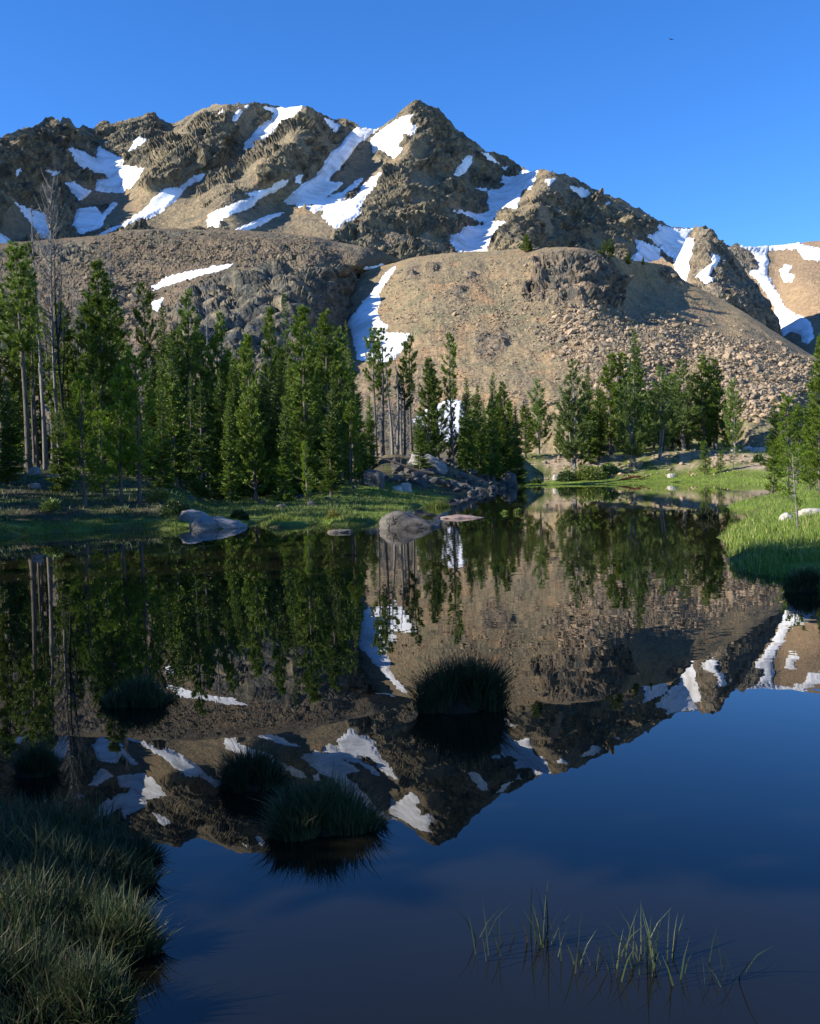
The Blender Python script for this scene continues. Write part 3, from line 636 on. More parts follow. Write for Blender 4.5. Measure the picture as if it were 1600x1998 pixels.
scatter_on(knoll, VK, PXK, PYK, [talus], 250, 5400, (0.8, 1.9), (0.25, 0.85), M['talus'], 5, SSK)
scatter_on(knoll, VK, PXK, PYK, [[(860, 620), (1080, 600), (1180, 720), (1200, 810), (760, 810), (800, 700)]], 10, 2800, (0.6, 0.9), (0.10, 0.36), M['talus'], 6, SSK)
scatter_on(knoll, VK, PXK, PYK, [[(740, 515), (1000, 495), (1080, 560), (1080, 640), (760, 640)]], 30, 2200, (0.5, 1.1), (0.14, 0.5), M['talus'], 7, SSK)
scatter_on(moraine, VB, PXB, PYB, [[(200, 455), (420, 452), (600, 470), (640, 500), (420, 520), (300, 560), (260, 640), (150, 640), (160, 520)]], 220, 3800, (0.8, 2.0), (0.25, 0.8), M['grey_stone'], 8, SSB)
# ------------------------------------------------------------------ lake outline and the ground round it
def G(px, D): return ((px - 800.0) / FPX * D, D)
lake_pts = [(-0.95, 2.2), (-1.0, 3.6), (-1.25, 4.2), (-3.0, 4.9), (-5.2, 6.6), (-8.5, 11), (-11.5, 18), (-13.5, 25)] + \
    [G(0, 29.5), G(60, 30.2), G(110, 31.5), G(180, 32), G(250, 32.5), G(330, 31.5), G(380, 32), G(430, 31), G(478, 33), G(500, 35), G(512, 31.6), G(560, 31.2), G(612, 31.6), G(625, 33.5), G(640, 32), G(700, 31.5), G(745, 32.5), G(765, 36),
     G(790, 41), G(800, 46), G(830, 52), G(868, 60), G(900, 72), G(930, 85), G(958, 95), G(985, 104), G(1005, 114), G(1030, 124), G(1100, 126), G(1200, 124), G(1300, 122), G(1400, 112), G(1450, 98), G(1490, 84), G(1520, 72), G(1530, 60), G(1500, 50.5), G(1480, 49), G(1440, 42), G(1418, 38.5), G(1425, 35), G(1465, 33.5),
     G(1470, 30), G(1448, 27.5), G(1408, 22.8), G(1400, 21.3), G(1424, 18.5), G(1416, 16.2), G(1420, 14.8), G(1436, 14.0), G(1480, 13.5), G(1540, 13.0), G(1580, 11.6), G(1680, 10.8), (9.0, 7), (9, 1), (3, 1.6), (1.2, 2.35), (0.2, 2.2)]
lake_poly = np.array(lake_pts)

def ground_z(x, y):
    x = np.asarray(x, float); y = np.asarray(y, float)
    s = -poly_sd(x, y, lake_poly)
    a = 800 + FPX * x / np.maximum(y, 1.0)
    s = s + 0.22 * fbm(np.stack([x * 1.1, y * 1.1, x * 0], -1), 3) * np.clip(y / 14, 0.25, 2.5)
    left = np.interp(s, [-9, -1, 0, 0.35, 1.5, 5, 10, 20, 30, 45, 70, 110, 170, 260], [-2, -0.5, -0.03, 0.14, 0.26, 0.75, 1.15, 2.1, 3.05, 4.0, 5.5, 9, 16, 30])
    mid = np.interp(s, [-9, -1, 0, 0.35, 6, 17, 24, 32, 50, 80, 140, 220], [-2, -0.5, -0.03, 0.13, 0.24, 0.36, 0.72, 1.3, 2.9, 6.0, 13, 26])
    bankp = np.interp(s, [-9, -1, 0, 1.5, 6, 11, 20, 40, 80, 160], [-2, -0.5, -0.05, 0.5, 2.8, 4.0, 4.6, 6.5, 12, 26])
    far = np.interp(s, [-9, -1, 0, 0.8, 5, 8, 14, 21, 35, 60, 120, 200], [-2, -0.4, -0.04, 0.10, 0.35, 0.8, 2.3, 4.2, 4.8, 8.0, 17, 30])
    right = np.interp(s, [-9, -1, 0, 0.3, 10, 40, 80, 150, 250], [-2, -0.5, -0.04, 0.12, 0.28, 1.3, 3.2, 9, 22])
    wm = sstep(320, 420, a)
    z = left * (1 - wm) + mid * wm
    wb = sstep(88, 106, y) * sstep(690, 760, a)
    z = z * (1 - wb) + bankp * wb
    wf = sstep(1000, 1030, a) * sstep(60, 80, y)
    z = z * (1 - wf) + far * wf
    wr = sstep(1350, 1560, a) * (1 - 0.65 * sstep(95, 135, y)) * np.where(y > 60, 1.0, 1.0)
    wr = np.maximum(wr, sstep(1000, 1200, a) * (1 - sstep(60, 80, y)))
    z = z * (1 - wr) + right * wr
    z = z + 0.95 * sstep(46, 66, y) * sstep(560, 680, a) * (1 - sstep(920, 1000, a)) * sstep(0.5, 6, s) * (1 - wb)
    land = sstep(0.2, 2.5, s)
    z = z + land * (0.16 * fbm(np.stack([x * 0.45, y * 0.45, x * 0 + 2], -1), 4, 0.6) + 0.20 * np.abs(fbm(np.stack([x * 0.7, y * 0.35, x * 0 + 9], -1), 3)) * sstep(80, 60, y) * (1 + 0.9 * sstep(1330, 1400, a)) + sstep(6, 22, s) * 0.55 * fbm(np.stack([x * 0.12, y * 0.12, x * 0 + 5], -1), 4, 0.6))
    return z

angs = np.concatenate([np.linspace(-2.2, -0.46, 50), np.linspace(-0.455, 0.455, 400), np.linspace(0.46, 2.2, 50)])
dist = np.concatenate([[0.4, 1.0, 1.5], 1.9 * (300 / 1.9) ** np.linspace(0, 1, 225)])
AG, DG = np.meshgrid(angs, dist)
XG, YG = AG * DG, DG
ZG = ground_z(XG, YG)
SG = -poly_sd(XG, YG, lake_poly)
gm = mesh_np('ground', np.stack([XG, YG, ZG], 2).reshape(-1, 3), grid_faces(*XG.shape), True)
aG = 800 + FPX * AG
gn = fbm(np.stack([XG * 0.35, YG * 0.35, XG * 0], 2), 5, 0.65)
gw = fbm(np.stack([XG * 0.08, YG * 0.08, XG * 0 + 4], 2), 4, 0.6)
wetland = sstep(22, 12, SG)
green = np.where(aG < 330, 0.10 + 0.7 * sstep(2.5, 0.8, SG), np.where(aG < 1000, 0.05 + 0.9 * sstep(15, 9, SG), 0.75 + 0.25 * sstep(8, 3, SG)))
green = np.where((aG < 1003) & (YG > 70), 0.05, green)
green = np.where(YG < 7, 0.0, green)
green = np.clip(green + 1.4 * gn * (YG > 7), 0, 1) * sstep(-0.3, 0.4, SG)
gravel = sstep(5.5, 8.0, SG - 5.0 * sstep(1200, 1350, aG)) * sstep(26, 18, SG) * sstep(1000, 1020, aG) * sstep(70, 90, YG) * sstep(-0.30, 0.10, gn + gw)
gravel = np.maximum(gravel, sstep(700, 760, aG) * sstep(1012, 1000, aG) * sstep(95, 106, YG) * 0.35)
gravel = np.maximum(gravel, 0.7 * sstep(1000, 1030, aG) * sstep(26, 40, SG) * sstep(90, 110, YG) * sstep(0.05, 0.3, gn + gw))
attr(gm, 'green', green); attr(gm, 'gravel', gravel)
ground = tag(obj('ground', gm, M['ground']), kind='structure')

def zg(x, y):
    """ground height looked up on the ground grid"""
    x = np.atleast_1d(np.asarray(x, float)); y = np.atleast_1d(np.asarray(y, float))
    a = np.interp(x / y, angs, np.arange(len(angs))); d = np.interp(y, dist, np.arange(len(dist)))
    i = np.clip(a.astype(int), 0, len(angs) - 2); j = np.clip(d.astype(int), 0, len(dist) - 2); fa, fd = a - i, d - j
    return (ZG[j, i] * (1 - fa) + ZG[j, i + 1] * fa) * (1 - fd) + (ZG[j + 1, i] * (1 - fa) + ZG[j + 1, i + 1] * fa) * fd

def place(px, D):
    """ground point in the direction of column px, D ahead"""
    x = (px - 800) / FPX * D
    for _ in range(2):
        z = float(zg(x, D)[0])
        x = P(px, horizon(px) + (CAM[2] - z) / D * FPX, D)[0]
    return np.array([x, D, z])

wx = np.array([-60, -20, 20, 60, 120.0]); wy = np.array([-6, 20, 60, 100, 150.0])
WX, WY = np.meshgrid(wx, wy)
water = tag(obj('lake_water', mesh_np('lake_water', np.stack([WX, WY, WX * 0], 2).reshape(-1, 3), grid_faces(5, 5), True), M['water']), kind='structure')

# ------------------------------------------------------------------ grass
def blades(pts, length, width, rng, lean=0.35, segs=2, wind=(0.0, 0.0), splay=None):
    n = len(pts); ang = rng.uniform(0, 2 * np.pi, n)
    side = np.stack([np.cos(ang), np.sin(ang), ang * 0], 1)
    if splay is None:
        la = rng.uniform(0, 2 * np.pi, n); ld = np.stack([np.cos(la), np.sin(la), la * 0], 1) * (lean * rng.random(n) ** 0.7)[:, None]
    else:
        ld = splay
    ld = ld + np.array([wind[0], wind[1], 0])
    L = length[:, None]; Wd = width[:, None]
    vs = []
    for k in range(segs + 1):
        t = k / segs
        c = pts + np.array([0, 0, 1.0]) * L * (t - 0.28 * t * t * np.linalg.norm(ld, axis=1)[:, None]) + ld * L * t * t
        if k < segs:
            w = Wd * (1 - 0.55 * t) * 0.5; vs += [c - side * w, c + side * w]
        else: vs.append(c)
    nv = 2 * segs + 1
    V = np.stack(vs, 1)
    F = []
    for k in range(segs - 1): F += [(2 * k, 2 * k + 1, 2 * k + 3), (2 * k, 2 * k + 3, 2 * k + 2)]
    F.append((2 * segs - 2, 2 * segs - 1, 2 * segs))
    F = np.array(F)[None] + (np.arange(n) * nv)[:, None, None]
    return V.reshape(-1, 3), F.reshape(-1, 3)

def meadow(name, label, n, alim, dlim, slim, hgt, wid, mat, seed, cond=None, group=None, segs=2):
    rng = np.random.default_rng(seed)
    k = n * 5
    d = dlim[0] * (dlim[1] / dlim[0]) ** rng.random(k) if dlim[1] / dlim[0] > 1.6 else rng.uniform(*dlim, k)
    a = rng.uniform(*alim, k); x = (a - 800) / FPX * d
    s = -poly_sd(x, d, lake_poly)
    tuft = fbm(np.stack([x * 1.3, d * 1.3, x * 0 + seed], 1), 4, 0.6)
    keep = (s > slim[0]) & (s < slim[1]) & (rng.random(k) < np.clip(0.55 + 1.6 * tuft, 0.05, 1))
    if cond is not None: keep &= cond(a, d, s)
    x, d, tuft, s = x[keep][:n], d[keep][:n], tuft[keep][:n], s[keep][:n]
    z = zg(x, d)
    p = np.stack([x, d, z - 0.02], 1)
    h = hgt[0] + (hgt[1] - hgt[0]) * np.clip(0.25 + tuft * 1.9 + 0.5 * rng.random(len(x)), 0, 1)
    V, F = blades(p, h, wid * rng.uniform(0.7, 1.3, len(x)), rng, 0.7, segs)
    return tag(obj(name, mesh_np(name, V, F), mat), label, 'grass', group, 'stuff')

meadow('shore_grass', 'bright green marsh grass covering the right bank', 38000, (1380, 1900), (10.5, 62), (0.02, 14), (0.03, 0.24), 0.012, M['grass'], 31)
meadow('shore_grass', 'green marsh grass on the flat left shore', 50000, (-60, 900), (27, 66), (0.02, 18), (0.06, 0.20), 0.020, M['grass'], 32, lambda a, d, s: (s < np.where(a < 380, 1.7, 13)) & (np.sin(a * 0.045 + d * 0.9) + np.sin(d * 1.7 + a * 0.013) > -0.9), segs=1)
meadow('shore_grass', 'green grass strip along the far shore', 30000, (1000, 1620), (70, 175), (0.05, 42), (0.10, 0.22), 0.05, M['grass'], 33, lambda a, d, s: (s < 6.5 + 5.0 * sstep(1200, 1350, a)) | (s > 20) & (np.sin(a * 0.11 + d) + np.sin(a * 0.023) > 0.6), segs=1)
meadow('forest_undergrowth', 'low dark undergrowth on the left forest floor', 26000, (-120, 900), (31, 100), (1.5, 60), (0.06, 0.26), 0.05, M['heath'], 34, segs=1)

def tussock(px, by, wpx, hpx, label, seed, mat='sedge', n=2600, group='grass tussocks standing in the lake', name='grass_tussock', bw=0.006):
    rng = np.random.default_rng(seed)
    c = on_water(px, by - 0.12 * hpx); D = c[1]; w = wpx / FPX * D * 0.5; h = hpx / FPX * D
    t = empty(name, (c[0], c[1], 0.0), label, 'grass', group)
    # root mound
    nr, nc = 9, 26
    th = np.linspace(0, 2 * np.pi, nc, endpoint=False); rr = np.linspace(0, 1, nr)
    R, T = np.meshgrid(rr, th, indexing='ij')
    mx, my = R * np.cos(T), R * np.sin(T)
    mr = w * 0.62 * (1 + 0.18 * perlin(np.stack([np.cos(T) * 1.4, np.sin(T) * 1.4, T * 0 + seed], 2)))
    mz = h * 0.15 * (1 - R ** 2.4) - 0.07 * R ** 4 + 0.02 * perlin(np.stack([mx * 4, my * 4, mx * 0 + seed], 2))
    v = np.stack([mx * mr, my * mr * 0.8, mz], 2).reshape(-1, 3)
    i = np.arange(nr * nc).reshape(nr, nc); i2 = np.roll(i, -1, 1)
    f = np.stack([i[:-1].ravel(), i[1:].ravel(), i2[1:].ravel(), i2[:-1].ravel()], 1)
    obj('root_mound', mesh_np('root_mound', v, f, True), M['peat'], t)
    nsub = 6                                              # a tussock is several merged clumps of unequal height
    sc_ = np.stack([rng.uniform(-0.6, 0.6, nsub), rng.uniform(-0.5, 0.5, nsub)], 1); sh = rng.uniform(0.7, 1.15, nsub); sr = rng.uniform(0.34, 0.52, nsub)
    wh = rng.integers(0, nsub, n); r0_ = np.sqrt(rng.random(n)); ta = rng.uniform(0, 2 * np.pi, n)
    px_ = sc_[wh, 0] + sr[wh] * r0_ * np.cos(ta); py_ = sc_[wh, 1] + sr[wh] * r0_ * np.sin(ta)
    r = np.clip(np.hypot(px_, py_), 0, 0.98)
    p = np.stack([px_ * w * 0.90, py_ * w * 0.90 * 0.8, h * 0.13 * (1 - r ** 2.4) - 0.03], 1)
    L = h * (0.84 - 0.34 * r) * sh[wh] * rng.uniform(0.4, 1.10, n) * np.where(rng.random(n) < 0.03, 1.35, 1.0) * (1 + 0.45 * perlin(np.stack([px_ * 2.2, py_ * 2.2, px_ * 0 + seed], 1)))
    spl = np.stack([px_ * r + 0.5 * r0_ * np.cos(ta), py_ * r + 0.5 * r0_ * np.sin(ta), px_ * 0], 1) * (0.10 + 0.5 * rng.random(n))[:, None] + rng.normal(0, 0.24, (n, 3)) * np.array([1, 1, 0])
    V, F = blades(p, L, bw * rng.uniform(0.6, 1.4, n) * (D / 5.0) ** 0.6, rng, segs=3, splay=spl)
    obj('blades', mesh_np('blades', V, F), M[mat], t)
    return t

TG = 'dark grass tussocks in the open water'
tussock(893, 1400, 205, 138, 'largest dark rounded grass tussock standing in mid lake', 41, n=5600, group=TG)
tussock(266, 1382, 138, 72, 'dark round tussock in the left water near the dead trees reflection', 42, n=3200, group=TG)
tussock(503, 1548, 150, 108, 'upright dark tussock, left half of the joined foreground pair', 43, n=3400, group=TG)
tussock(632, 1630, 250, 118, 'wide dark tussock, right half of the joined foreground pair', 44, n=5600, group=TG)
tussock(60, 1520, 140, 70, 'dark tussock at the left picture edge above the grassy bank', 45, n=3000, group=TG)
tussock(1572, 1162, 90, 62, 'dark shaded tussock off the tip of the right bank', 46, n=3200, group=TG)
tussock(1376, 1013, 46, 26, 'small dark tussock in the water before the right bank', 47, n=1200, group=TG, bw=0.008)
SG_ = 'small marsh grass islets off the left shore'
tussock(848, 992, 76, 19, 'bright green low grass islet right behind the rounded boulder', 48, 'grass', 1500, SG_, 'grass_islet', 0.008)
tussock(822, 976, 40, 17, 'yellowish grass islet behind the bright green one', 49, 'yellow_grass', 900, SG_, 'grass_islet', 0.008)
tussock(548, 1027, 76, 24, 'bright green grass clump at the water edge between the two boulders', 50, 'grass', 1500, SG_, 'grass_islet', 0.008)
tussock(655, 1022, 46, 30, 'yellow green bushy sedge clump left of the rounded boulder', 51, 'yellow_grass', 1100, SG_, 'grass_islet', 0.008)
tussock(984, 1003, 18, 10, 'tiny green islet with a brown foot in open water', 52, 'grass', 400, SG_, 'grass_islet', 0.008)
tussock(1010, 1002, 18, 13, 'tiny bright green islet right of the smallest one', 53, 'grass', 400, SG_, 'grass_islet', 0.008)
tussock(1543, 1106, 26, 22, 'yellow green grass clump at the tip of the right bank', 54, 'yellow_grass', 500, SG_, 'grass_islet', 0.006).location.z = 0.12
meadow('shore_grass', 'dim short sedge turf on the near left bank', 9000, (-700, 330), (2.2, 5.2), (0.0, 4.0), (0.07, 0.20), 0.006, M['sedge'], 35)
# the grassy bank in the lower left corner
BG = 'sedge clumps of the lower left bank'
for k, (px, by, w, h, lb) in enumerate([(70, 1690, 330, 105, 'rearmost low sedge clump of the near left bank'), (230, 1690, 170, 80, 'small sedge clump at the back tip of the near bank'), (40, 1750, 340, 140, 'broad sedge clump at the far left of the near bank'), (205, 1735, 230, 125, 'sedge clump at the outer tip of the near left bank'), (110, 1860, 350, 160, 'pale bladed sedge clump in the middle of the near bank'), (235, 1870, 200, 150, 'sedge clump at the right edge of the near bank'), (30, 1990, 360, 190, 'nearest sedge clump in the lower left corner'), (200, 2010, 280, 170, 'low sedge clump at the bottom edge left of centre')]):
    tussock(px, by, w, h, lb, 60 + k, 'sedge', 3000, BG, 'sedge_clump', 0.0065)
RG = 'thin reeds at the bottom of the picture'
for k, (px, by, w, h, n, lb) in enumerate([(965, 1860, 110, 110, 14, 'sparse thin reeds left of the bottom reed bed'), (1045, 1840, 70, 130, 18, 'tallest thin reeds near the bottom centre'), (1150, 1880, 130, 100, 18, 'loose reed cluster in the bottom reed bed'), (1250, 1880, 130, 115, 34, 'densest reed cluster of the bottom reed bed'), (1330, 1900, 110, 100, 14, 'outer right reeds of the bottom reed bed'), (1420, 1900, 90, 100, 10, 'few single reed blades near the bottom right')]):
    rng = np.random.default_rng(80 + k); c = on_water(px, by); D = c[1]; ww = w / FPX * D; hh = h / FPX * D
    t = empty('reed_cluster', (c[0], c[1], 0.0), lb, 'reeds', RG)
    p = np.stack([rng.normal(0, 0.28, n) * ww, rng.normal(0, 0.28, n) * ww, np.full(n, -0.05)], 1)
    V, F = blades(p, hh * rng.uniform(0.5, 1.1, n) + 0.05, 0.005 * rng.uniform(0.6, 1.4, n), rng, 0.55, 3)
    obj('blades', mesh_np('blades', V, F), M['sedge'], t)
# ------------------------------------------------------------------ trees
def tube(pts, rad, sides=6):
    pts = np.asarray(pts, float); rad = np.asarray(rad, float); n = len(pts)
    tan = np.gradient(pts, axis=0); tan /= np.linalg.norm(tan, axis=1)[:, None] + 1e-9
    ref = np.where(np.abs(tan[:, 2:3]) > 0.85, np.array([[1.0, 0, 0]]), np.array([[0, 0, 1.0]]))
    a = np.cross(tan, ref); a /= np.linalg.norm(a, axis=1)[:, None] + 1e-9; b = np.cross(tan, a)
    th = np.arange(sides) / sides * 2 * np.pi
    v = pts[:, None] + (a[:, None] * np.cos(th)[None, :, None] + b[:, None] * np.sin(th)[None, :, None]) * rad[:, None, None]
    i = np.arange(n * sides).reshape(n, sides); i2 = np.roll(i, -1, 1)
    f = np.stack([i[:-1].ravel(), i2[:-1].ravel(), i2[1:].ravel(), i[1:].ravel()], 1)
    return v.reshape(-1, 3), f

class Acc:
    def __init__(self): self.v, self.f, self.n = [], [], 0
    def add(self, v, f): self.v.append(v); self.f.append(np.asarray(f) + self.n); self.n += len(v)
    def mesh(self, name, mat, smooth=False):
        m = mesh_np(name, np.concatenate(self.v), np.concatenate(self.f), smooth); m.materials.append(mat); return m

def slivers(base, dirv, length, width, rng, kink=0.0):
    """thin needle-spray triangles: base points, unit directions"""
    n = len(base); s = rng.normal(size=(n, 3)); s = np.cross(dirv, s); s /= np.linalg.norm(s, axis=1)[:, None] + 1e-9
    mid = base + dirv * (length * 0.45)[:, None]
    tip = base + dirv * length[:, None]; w = width[:, None] * 0.5
    v = np.stack([base, mid - s * w, tip, mid + s * w], 1).reshape(-1, 3)
    f = np.array([(0, 1, 2, 3)])[None] + (np.arange(n) * 4)[:, None, None]
    return v, f.reshape(-1, 4)

def unit(a): return a / (np.linalg.norm(a, axis=-1, keepdims=True) + 1e-9)

def trunk_path(H, rng, bend=0.02, n=12):
    t = np.linspace(0, 1, n); ph = rng.uniform(0, 6.28, 2)
    return np.stack([H * bend * np.sin(t * 3.1 + ph[0]) * t, H * bend * np.sin(t * 2.6 + ph[1]) * t, t * H], 1)

def at_h(path, z):
    return np.array([np.interp(z, path[:, 2], path[:, 0]), np.interp(z, path[:, 2], path[:, 1]), z])

def make_spruce(seed, H=12.0, R=1.45, start=0.05, mat='spruce', dens=1.0, gap=0.0, bark='bark'):
    rng = np.random.default_rng(seed); path = trunk_path(H, rng, 0.012)
    r0 = 0.0125 * H
    tr = Acc(); t = np.linspace(0, 1, 12); tr.add(*tube(path, r0 * (1 - t) ** 0.9 + 0.008 + r0 * 0.5 * np.exp(-t * 40), 8))
    lb = Acc(); B, Dv, Ln, Wd = [], [], [], []
    z = start * H; gph = rng.uniform(0, 6.28)
    while z < H * 0.99:
        u = z / H
        if rng.random() < gap: z += 0.3; continue
        nb = rng.integers(4, 7)
        lump = 1 + 0.22 * math.sin(z * 2.1 + gph) + 0.12 * math.sin(z * 5.3)
        for k in range(nb):
            az = rng.uniform(0, 6.28); L = (R * (1 - u) ** 0.82 * lump * rng.uniform(0.55, 1.12) + 0.10) * (0.75 + 0.25 * sstep(0.0, 0.12, u))
            o = at_h(path, z); hd = np.array([math.cos(az), math.sin(az), 0])
            droop = -0.32 + 0.75 * u + rng.normal(0, 0.10)
            tt = np.linspace(0, 1, 4)
            pts = o + hd * L * tt[:, None] + np.array([0, 0, 1.0]) * (L * (droop * tt + 0.25 * tt ** 2.2))[:, None]
            if L > 0.35: lb.add(*tube(pts, np.array([0.018, 0.013, 0.008, 0.003]) * (0.6 + L), 3))
            m = max(3, int(L / 0.13 * dens))
            ts = np.linspace(0.12, 1.0, m) + rng.normal(0, 0.03, m); ts = np.clip(ts, 0.06, 1.0)
            c = np.stack([np.interp(ts, tt, pts[:, q]) for q in range(3)], 1)
            perp = np.array([-hd[1], hd[0], 0])
            for sgn in (-1, 1, 0, 0):
                dv = hd * rng.uniform(0.5, 1.0, (m, 1)) + perp * (sgn * rng.uniform(0.6, 1.2, (m, 1))) + np.array([0, 0, 1.0]) * rng.normal(-0.18 if sgn else 0.15, 0.28, (m, 1))
                B.append(c); Dv.append(unit(dv)); ln = (0.25 * (1 - 0.45 * ts) * min(1, L / 0.8) + 0.11) * rng.uniform(0.7, 1.25, m)
                Ln.append(ln); Wd.append(ln * 0.27 + 0.012)
        z += 0.17 * rng.uniform(0.7, 1.3) / dens ** 0.5
    B.append(np.repeat(path[-1:], 5, 0)); Dv.append(unit(rng.normal(0, 0.25, (5, 3)) + np.array([0, 0, 1]))); Ln.append(np.full(5, 0.3)); Wd.append(np.full(5, 0.05))
    cr = Acc(); cr.add(*slivers(np.concatenate(B), np.concatenate(Dv), np.concatenate(Ln), np.concatenate(Wd), rng))
    return tr.mesh('trunk', M[bark], True), lb.mesh('limbs', M[bark]), cr.mesh('crown', M[mat]), H, 2 * R * 0.95

def make_pine(seed, H=12.0, R=1.9, start=0.25, mat='pine', profile='round', n_limb=46, up=0.35, stems=1, bare=10, bark='bark', tuft=17, nl=0.27, spread=1.0, needle=1.0, r_k=1.0):
    rng = np.random.default_rng(seed)
    tr, lb = Acc(), Acc(); B, Dv, Ln, Wd = [], [], [], []
    for s in range(stems):
        path = trunk_path(H * (1 if s == 0 else rng.uniform(0.7, 0.95)), rng, 0.02)
        if s: path[:, 0] += path[:, 2] * rng.normal(0, 0.09); path[:, 1] += path[:, 2] * rng.normal(0, 0.09)
        Hs = path[-1, 2]; t = np.linspace(0, 1, 12); r0 = 0.0125 * H * r_k * (1 if s == 0 else 0.75)
        tr.add(*tube(path, r0 * (1 - t) ** 0.8 + 0.012 * r_k + r0 * 0.5 * np.exp(-t * 40), 8))
        def prof(u):
            v = (u - start) / (1 - start)
            if profile == 'round': return max(0.06, (1 - max(0, v) ** 1.7) ** 0.85 * (0.62 + 0.38 * min(1, v / 0.25)))
            if profile == 'cone': return max(0.05, (1 - v) ** 0.75)
            if profile == 'tuft': return max(0.10, math.sin(math.pi * (0.22 + 0.76 * v)) ** 0.7)
            return 1 - v
        # bare dead stubs below the crown
        for k in range(bare // stems):
            z = Hs * rng.uniform(0.06, start + 0.08); az = rng.uniform(0, 6.28); L = rng.uniform(0.2, 0.7) * R
            o = at_h(path, z); hd = np.array([math.cos(az), math.sin(az), rng.uniform(-0.3, 0.4)]); tt = np.linspace(0, 1, 3)[:, None]
            lb.add(*tube(o + hd * L * tt + np.array([0, 0, 0.15]) * L * tt ** 2, np.array([0.020, 0.012, 0.004]), 3))
        n_l = n_limb // stems
        for k in range(n_l):
            u = start + (1 - start) * ((k + rng.random()) / n_l) ** 0.92; z = u * Hs * 0.985
            az = rng.uniform(0, 6.28); L = R * prof(u) * rng.uniform(0.5, 1.12) + 0.12
            o = at_h(path, z); hd = np.array([math.cos(az), math.sin(az), 0]); tt = np.linspace(0, 1, 5)
            rise = up * (0.35 + 1.0 * u) + rng.normal(0, 0.12)
            wob = rng.normal(0, 0.08, 3) * L
            pts = o + hd * (L * tt)[:, None] + np.array([0, 0, 1.0]) * (L * (rise * tt - 0.12 * np.sin(tt * 3.1) + 0.42 * tt ** 2.2))[:, None] + wob * np.sin(tt * 3.14)[:, None]
            lb.add(*tube(pts, np.array([0.030, 0.022, 0.015, 0.009, 0.004]) * (0.5 + 0.35 * L), 4))
            n_s = max(4, int(L * 8.0 * spread) + 3)
            for q in range(n_s):
                ts = rng.uniform(0.18, 1.0) ** 0.75; c = np.array([np.interp(ts, tt, pts[:, w]) for w in range(3)])
                sd = unit(hd * rng.uniform(0.2, 0.9) + np.array([-hd[1], hd[0], 0]) * rng.normal(0, 0.65) + np.array([0, 0, rng.uniform(0.25, 1.1)]))
                sl = rng.uniform(0.16, 0.46) * min(1.3, 0.45 + L * 0.5)
                e = c + sd * sl
                if q % 2 == 0: lb.add(*tube(np.stack([c, e]), np.array([0.008, 0.004]), 3))
                m = tuft + int(tuft * sl * 2.5); w = rng.uniform(0.15, 1.0, m) ** 0.8            # needles along the upturned shoot
                B.append(c + (e - c) * w[:, None]); Dv.append(unit(sd * 0.95 + rng.normal(0, 0.50, (m, 3)) + np.array([0, 0, 0.12])))
                ln = nl * rng.uniform(0.6, 1.15, m) * (0.75 + 0.5 * rng.random()); Ln.append(ln); Wd.append(ln * 0.13 * needle + 0.010)
        m = tuft * 2; B.append(np.repeat(path[-1:], m, 0) - np.array([0, 0, 0.1])); Dv.append(unit(rng.normal(0, 0.45, (m, 3)) + np.array([0, 0, 0.9]))); Ln.append(np.full(m, nl)); Wd.append(np.full(m, 0.06))
    cr = Acc(); cr.add(*slivers(np.concatenate(B), np.concatenate(Dv), np.concatenate(Ln), np.concatenate(Wd), rng))
    return tr.mesh('trunk', M[bark], True), lb.mesh('limbs', M[bark]), cr.mesh('crown', M[mat]), H, 2 * R

def make_snag(seed, H=14.0, R=1.2, n=46, mat='grey_wood', start=0.30, forks=2, up=1.1):
    rng = np.random.default_rng(seed); tr, lb = Acc(), Acc()
    path = trunk_path(H, rng, 0.018); t = np.linspace(0, 1, 12); tr.add(*tube(path, 0.0078 * H * (1 - t) ** 0.8 + 0.012, 8))
    for s in range(forks):
        z0 = H * rng.uniform(0.3, 0.6); o = at_h(path, z0); az = rng.uniform(0, 6.28); tt = np.linspace(0, 1, 6); L = H * rng.uniform(0.3, 0.45)
        pts = o + np.stack([math.cos(az) * tt ** 0.7 * 0.13 * L, math.sin(az) * tt ** 0.7 * 0.13 * L, tt * L], 1)
        tr.add(*tube(pts, 0.0042 * H * (1 - tt) ** 0.8 + 0.01, 6))
    for k in range(n):
        u = start + (0.98 - start) * rng.random(); o = at_h(path, u * H); az = rng.uniform(0, 6.28)
        L = R * rng.uniform(0.35, 1.1) * (1.1 - 0.75 * max(0, (u - 0.55) / 0.45)); hd = np.array([math.cos(az), math.sin(az), 0]); tt = np.linspace(0, 1, 5)
        pts = o + hd * (L * tt)[:, None] + np.array([0, 0, 1.0]) * (L * (0.2 * tt + up * u * tt ** 2))[:, None] + rng.normal(0, 0.04, (5, 3)) * L * tt[:, None]
        lb.add(*tube(pts, np.array([0.040, 0.030, 0.022, 0.014, 0.006]), 4))
        for q in range(rng.integers(2, 6)):
            ts = rng.uniform(0.3, 1.0); c = np.array([np.interp(ts, tt, pts[:, w]) for w in range(3)])
            sd = unit(hd * 0.5 + rng.normal(0, 0.6, 3) + np.array([0, 0, 0.7 * up])); sl = L * rng.uniform(0.2, 0.55)
            e = c + sd * sl; mid = c + sd * sl * 0.5 + rng.normal(0, 0.04, 3)
            lb.add(*tube(np.stack([c, mid, e]), np.array([0.018, 0.012, 0.005]), 3))
    return tr.mesh('trunk', M[mat], True), lb.mesh('limbs', M[mat]), None, H, 2 * R

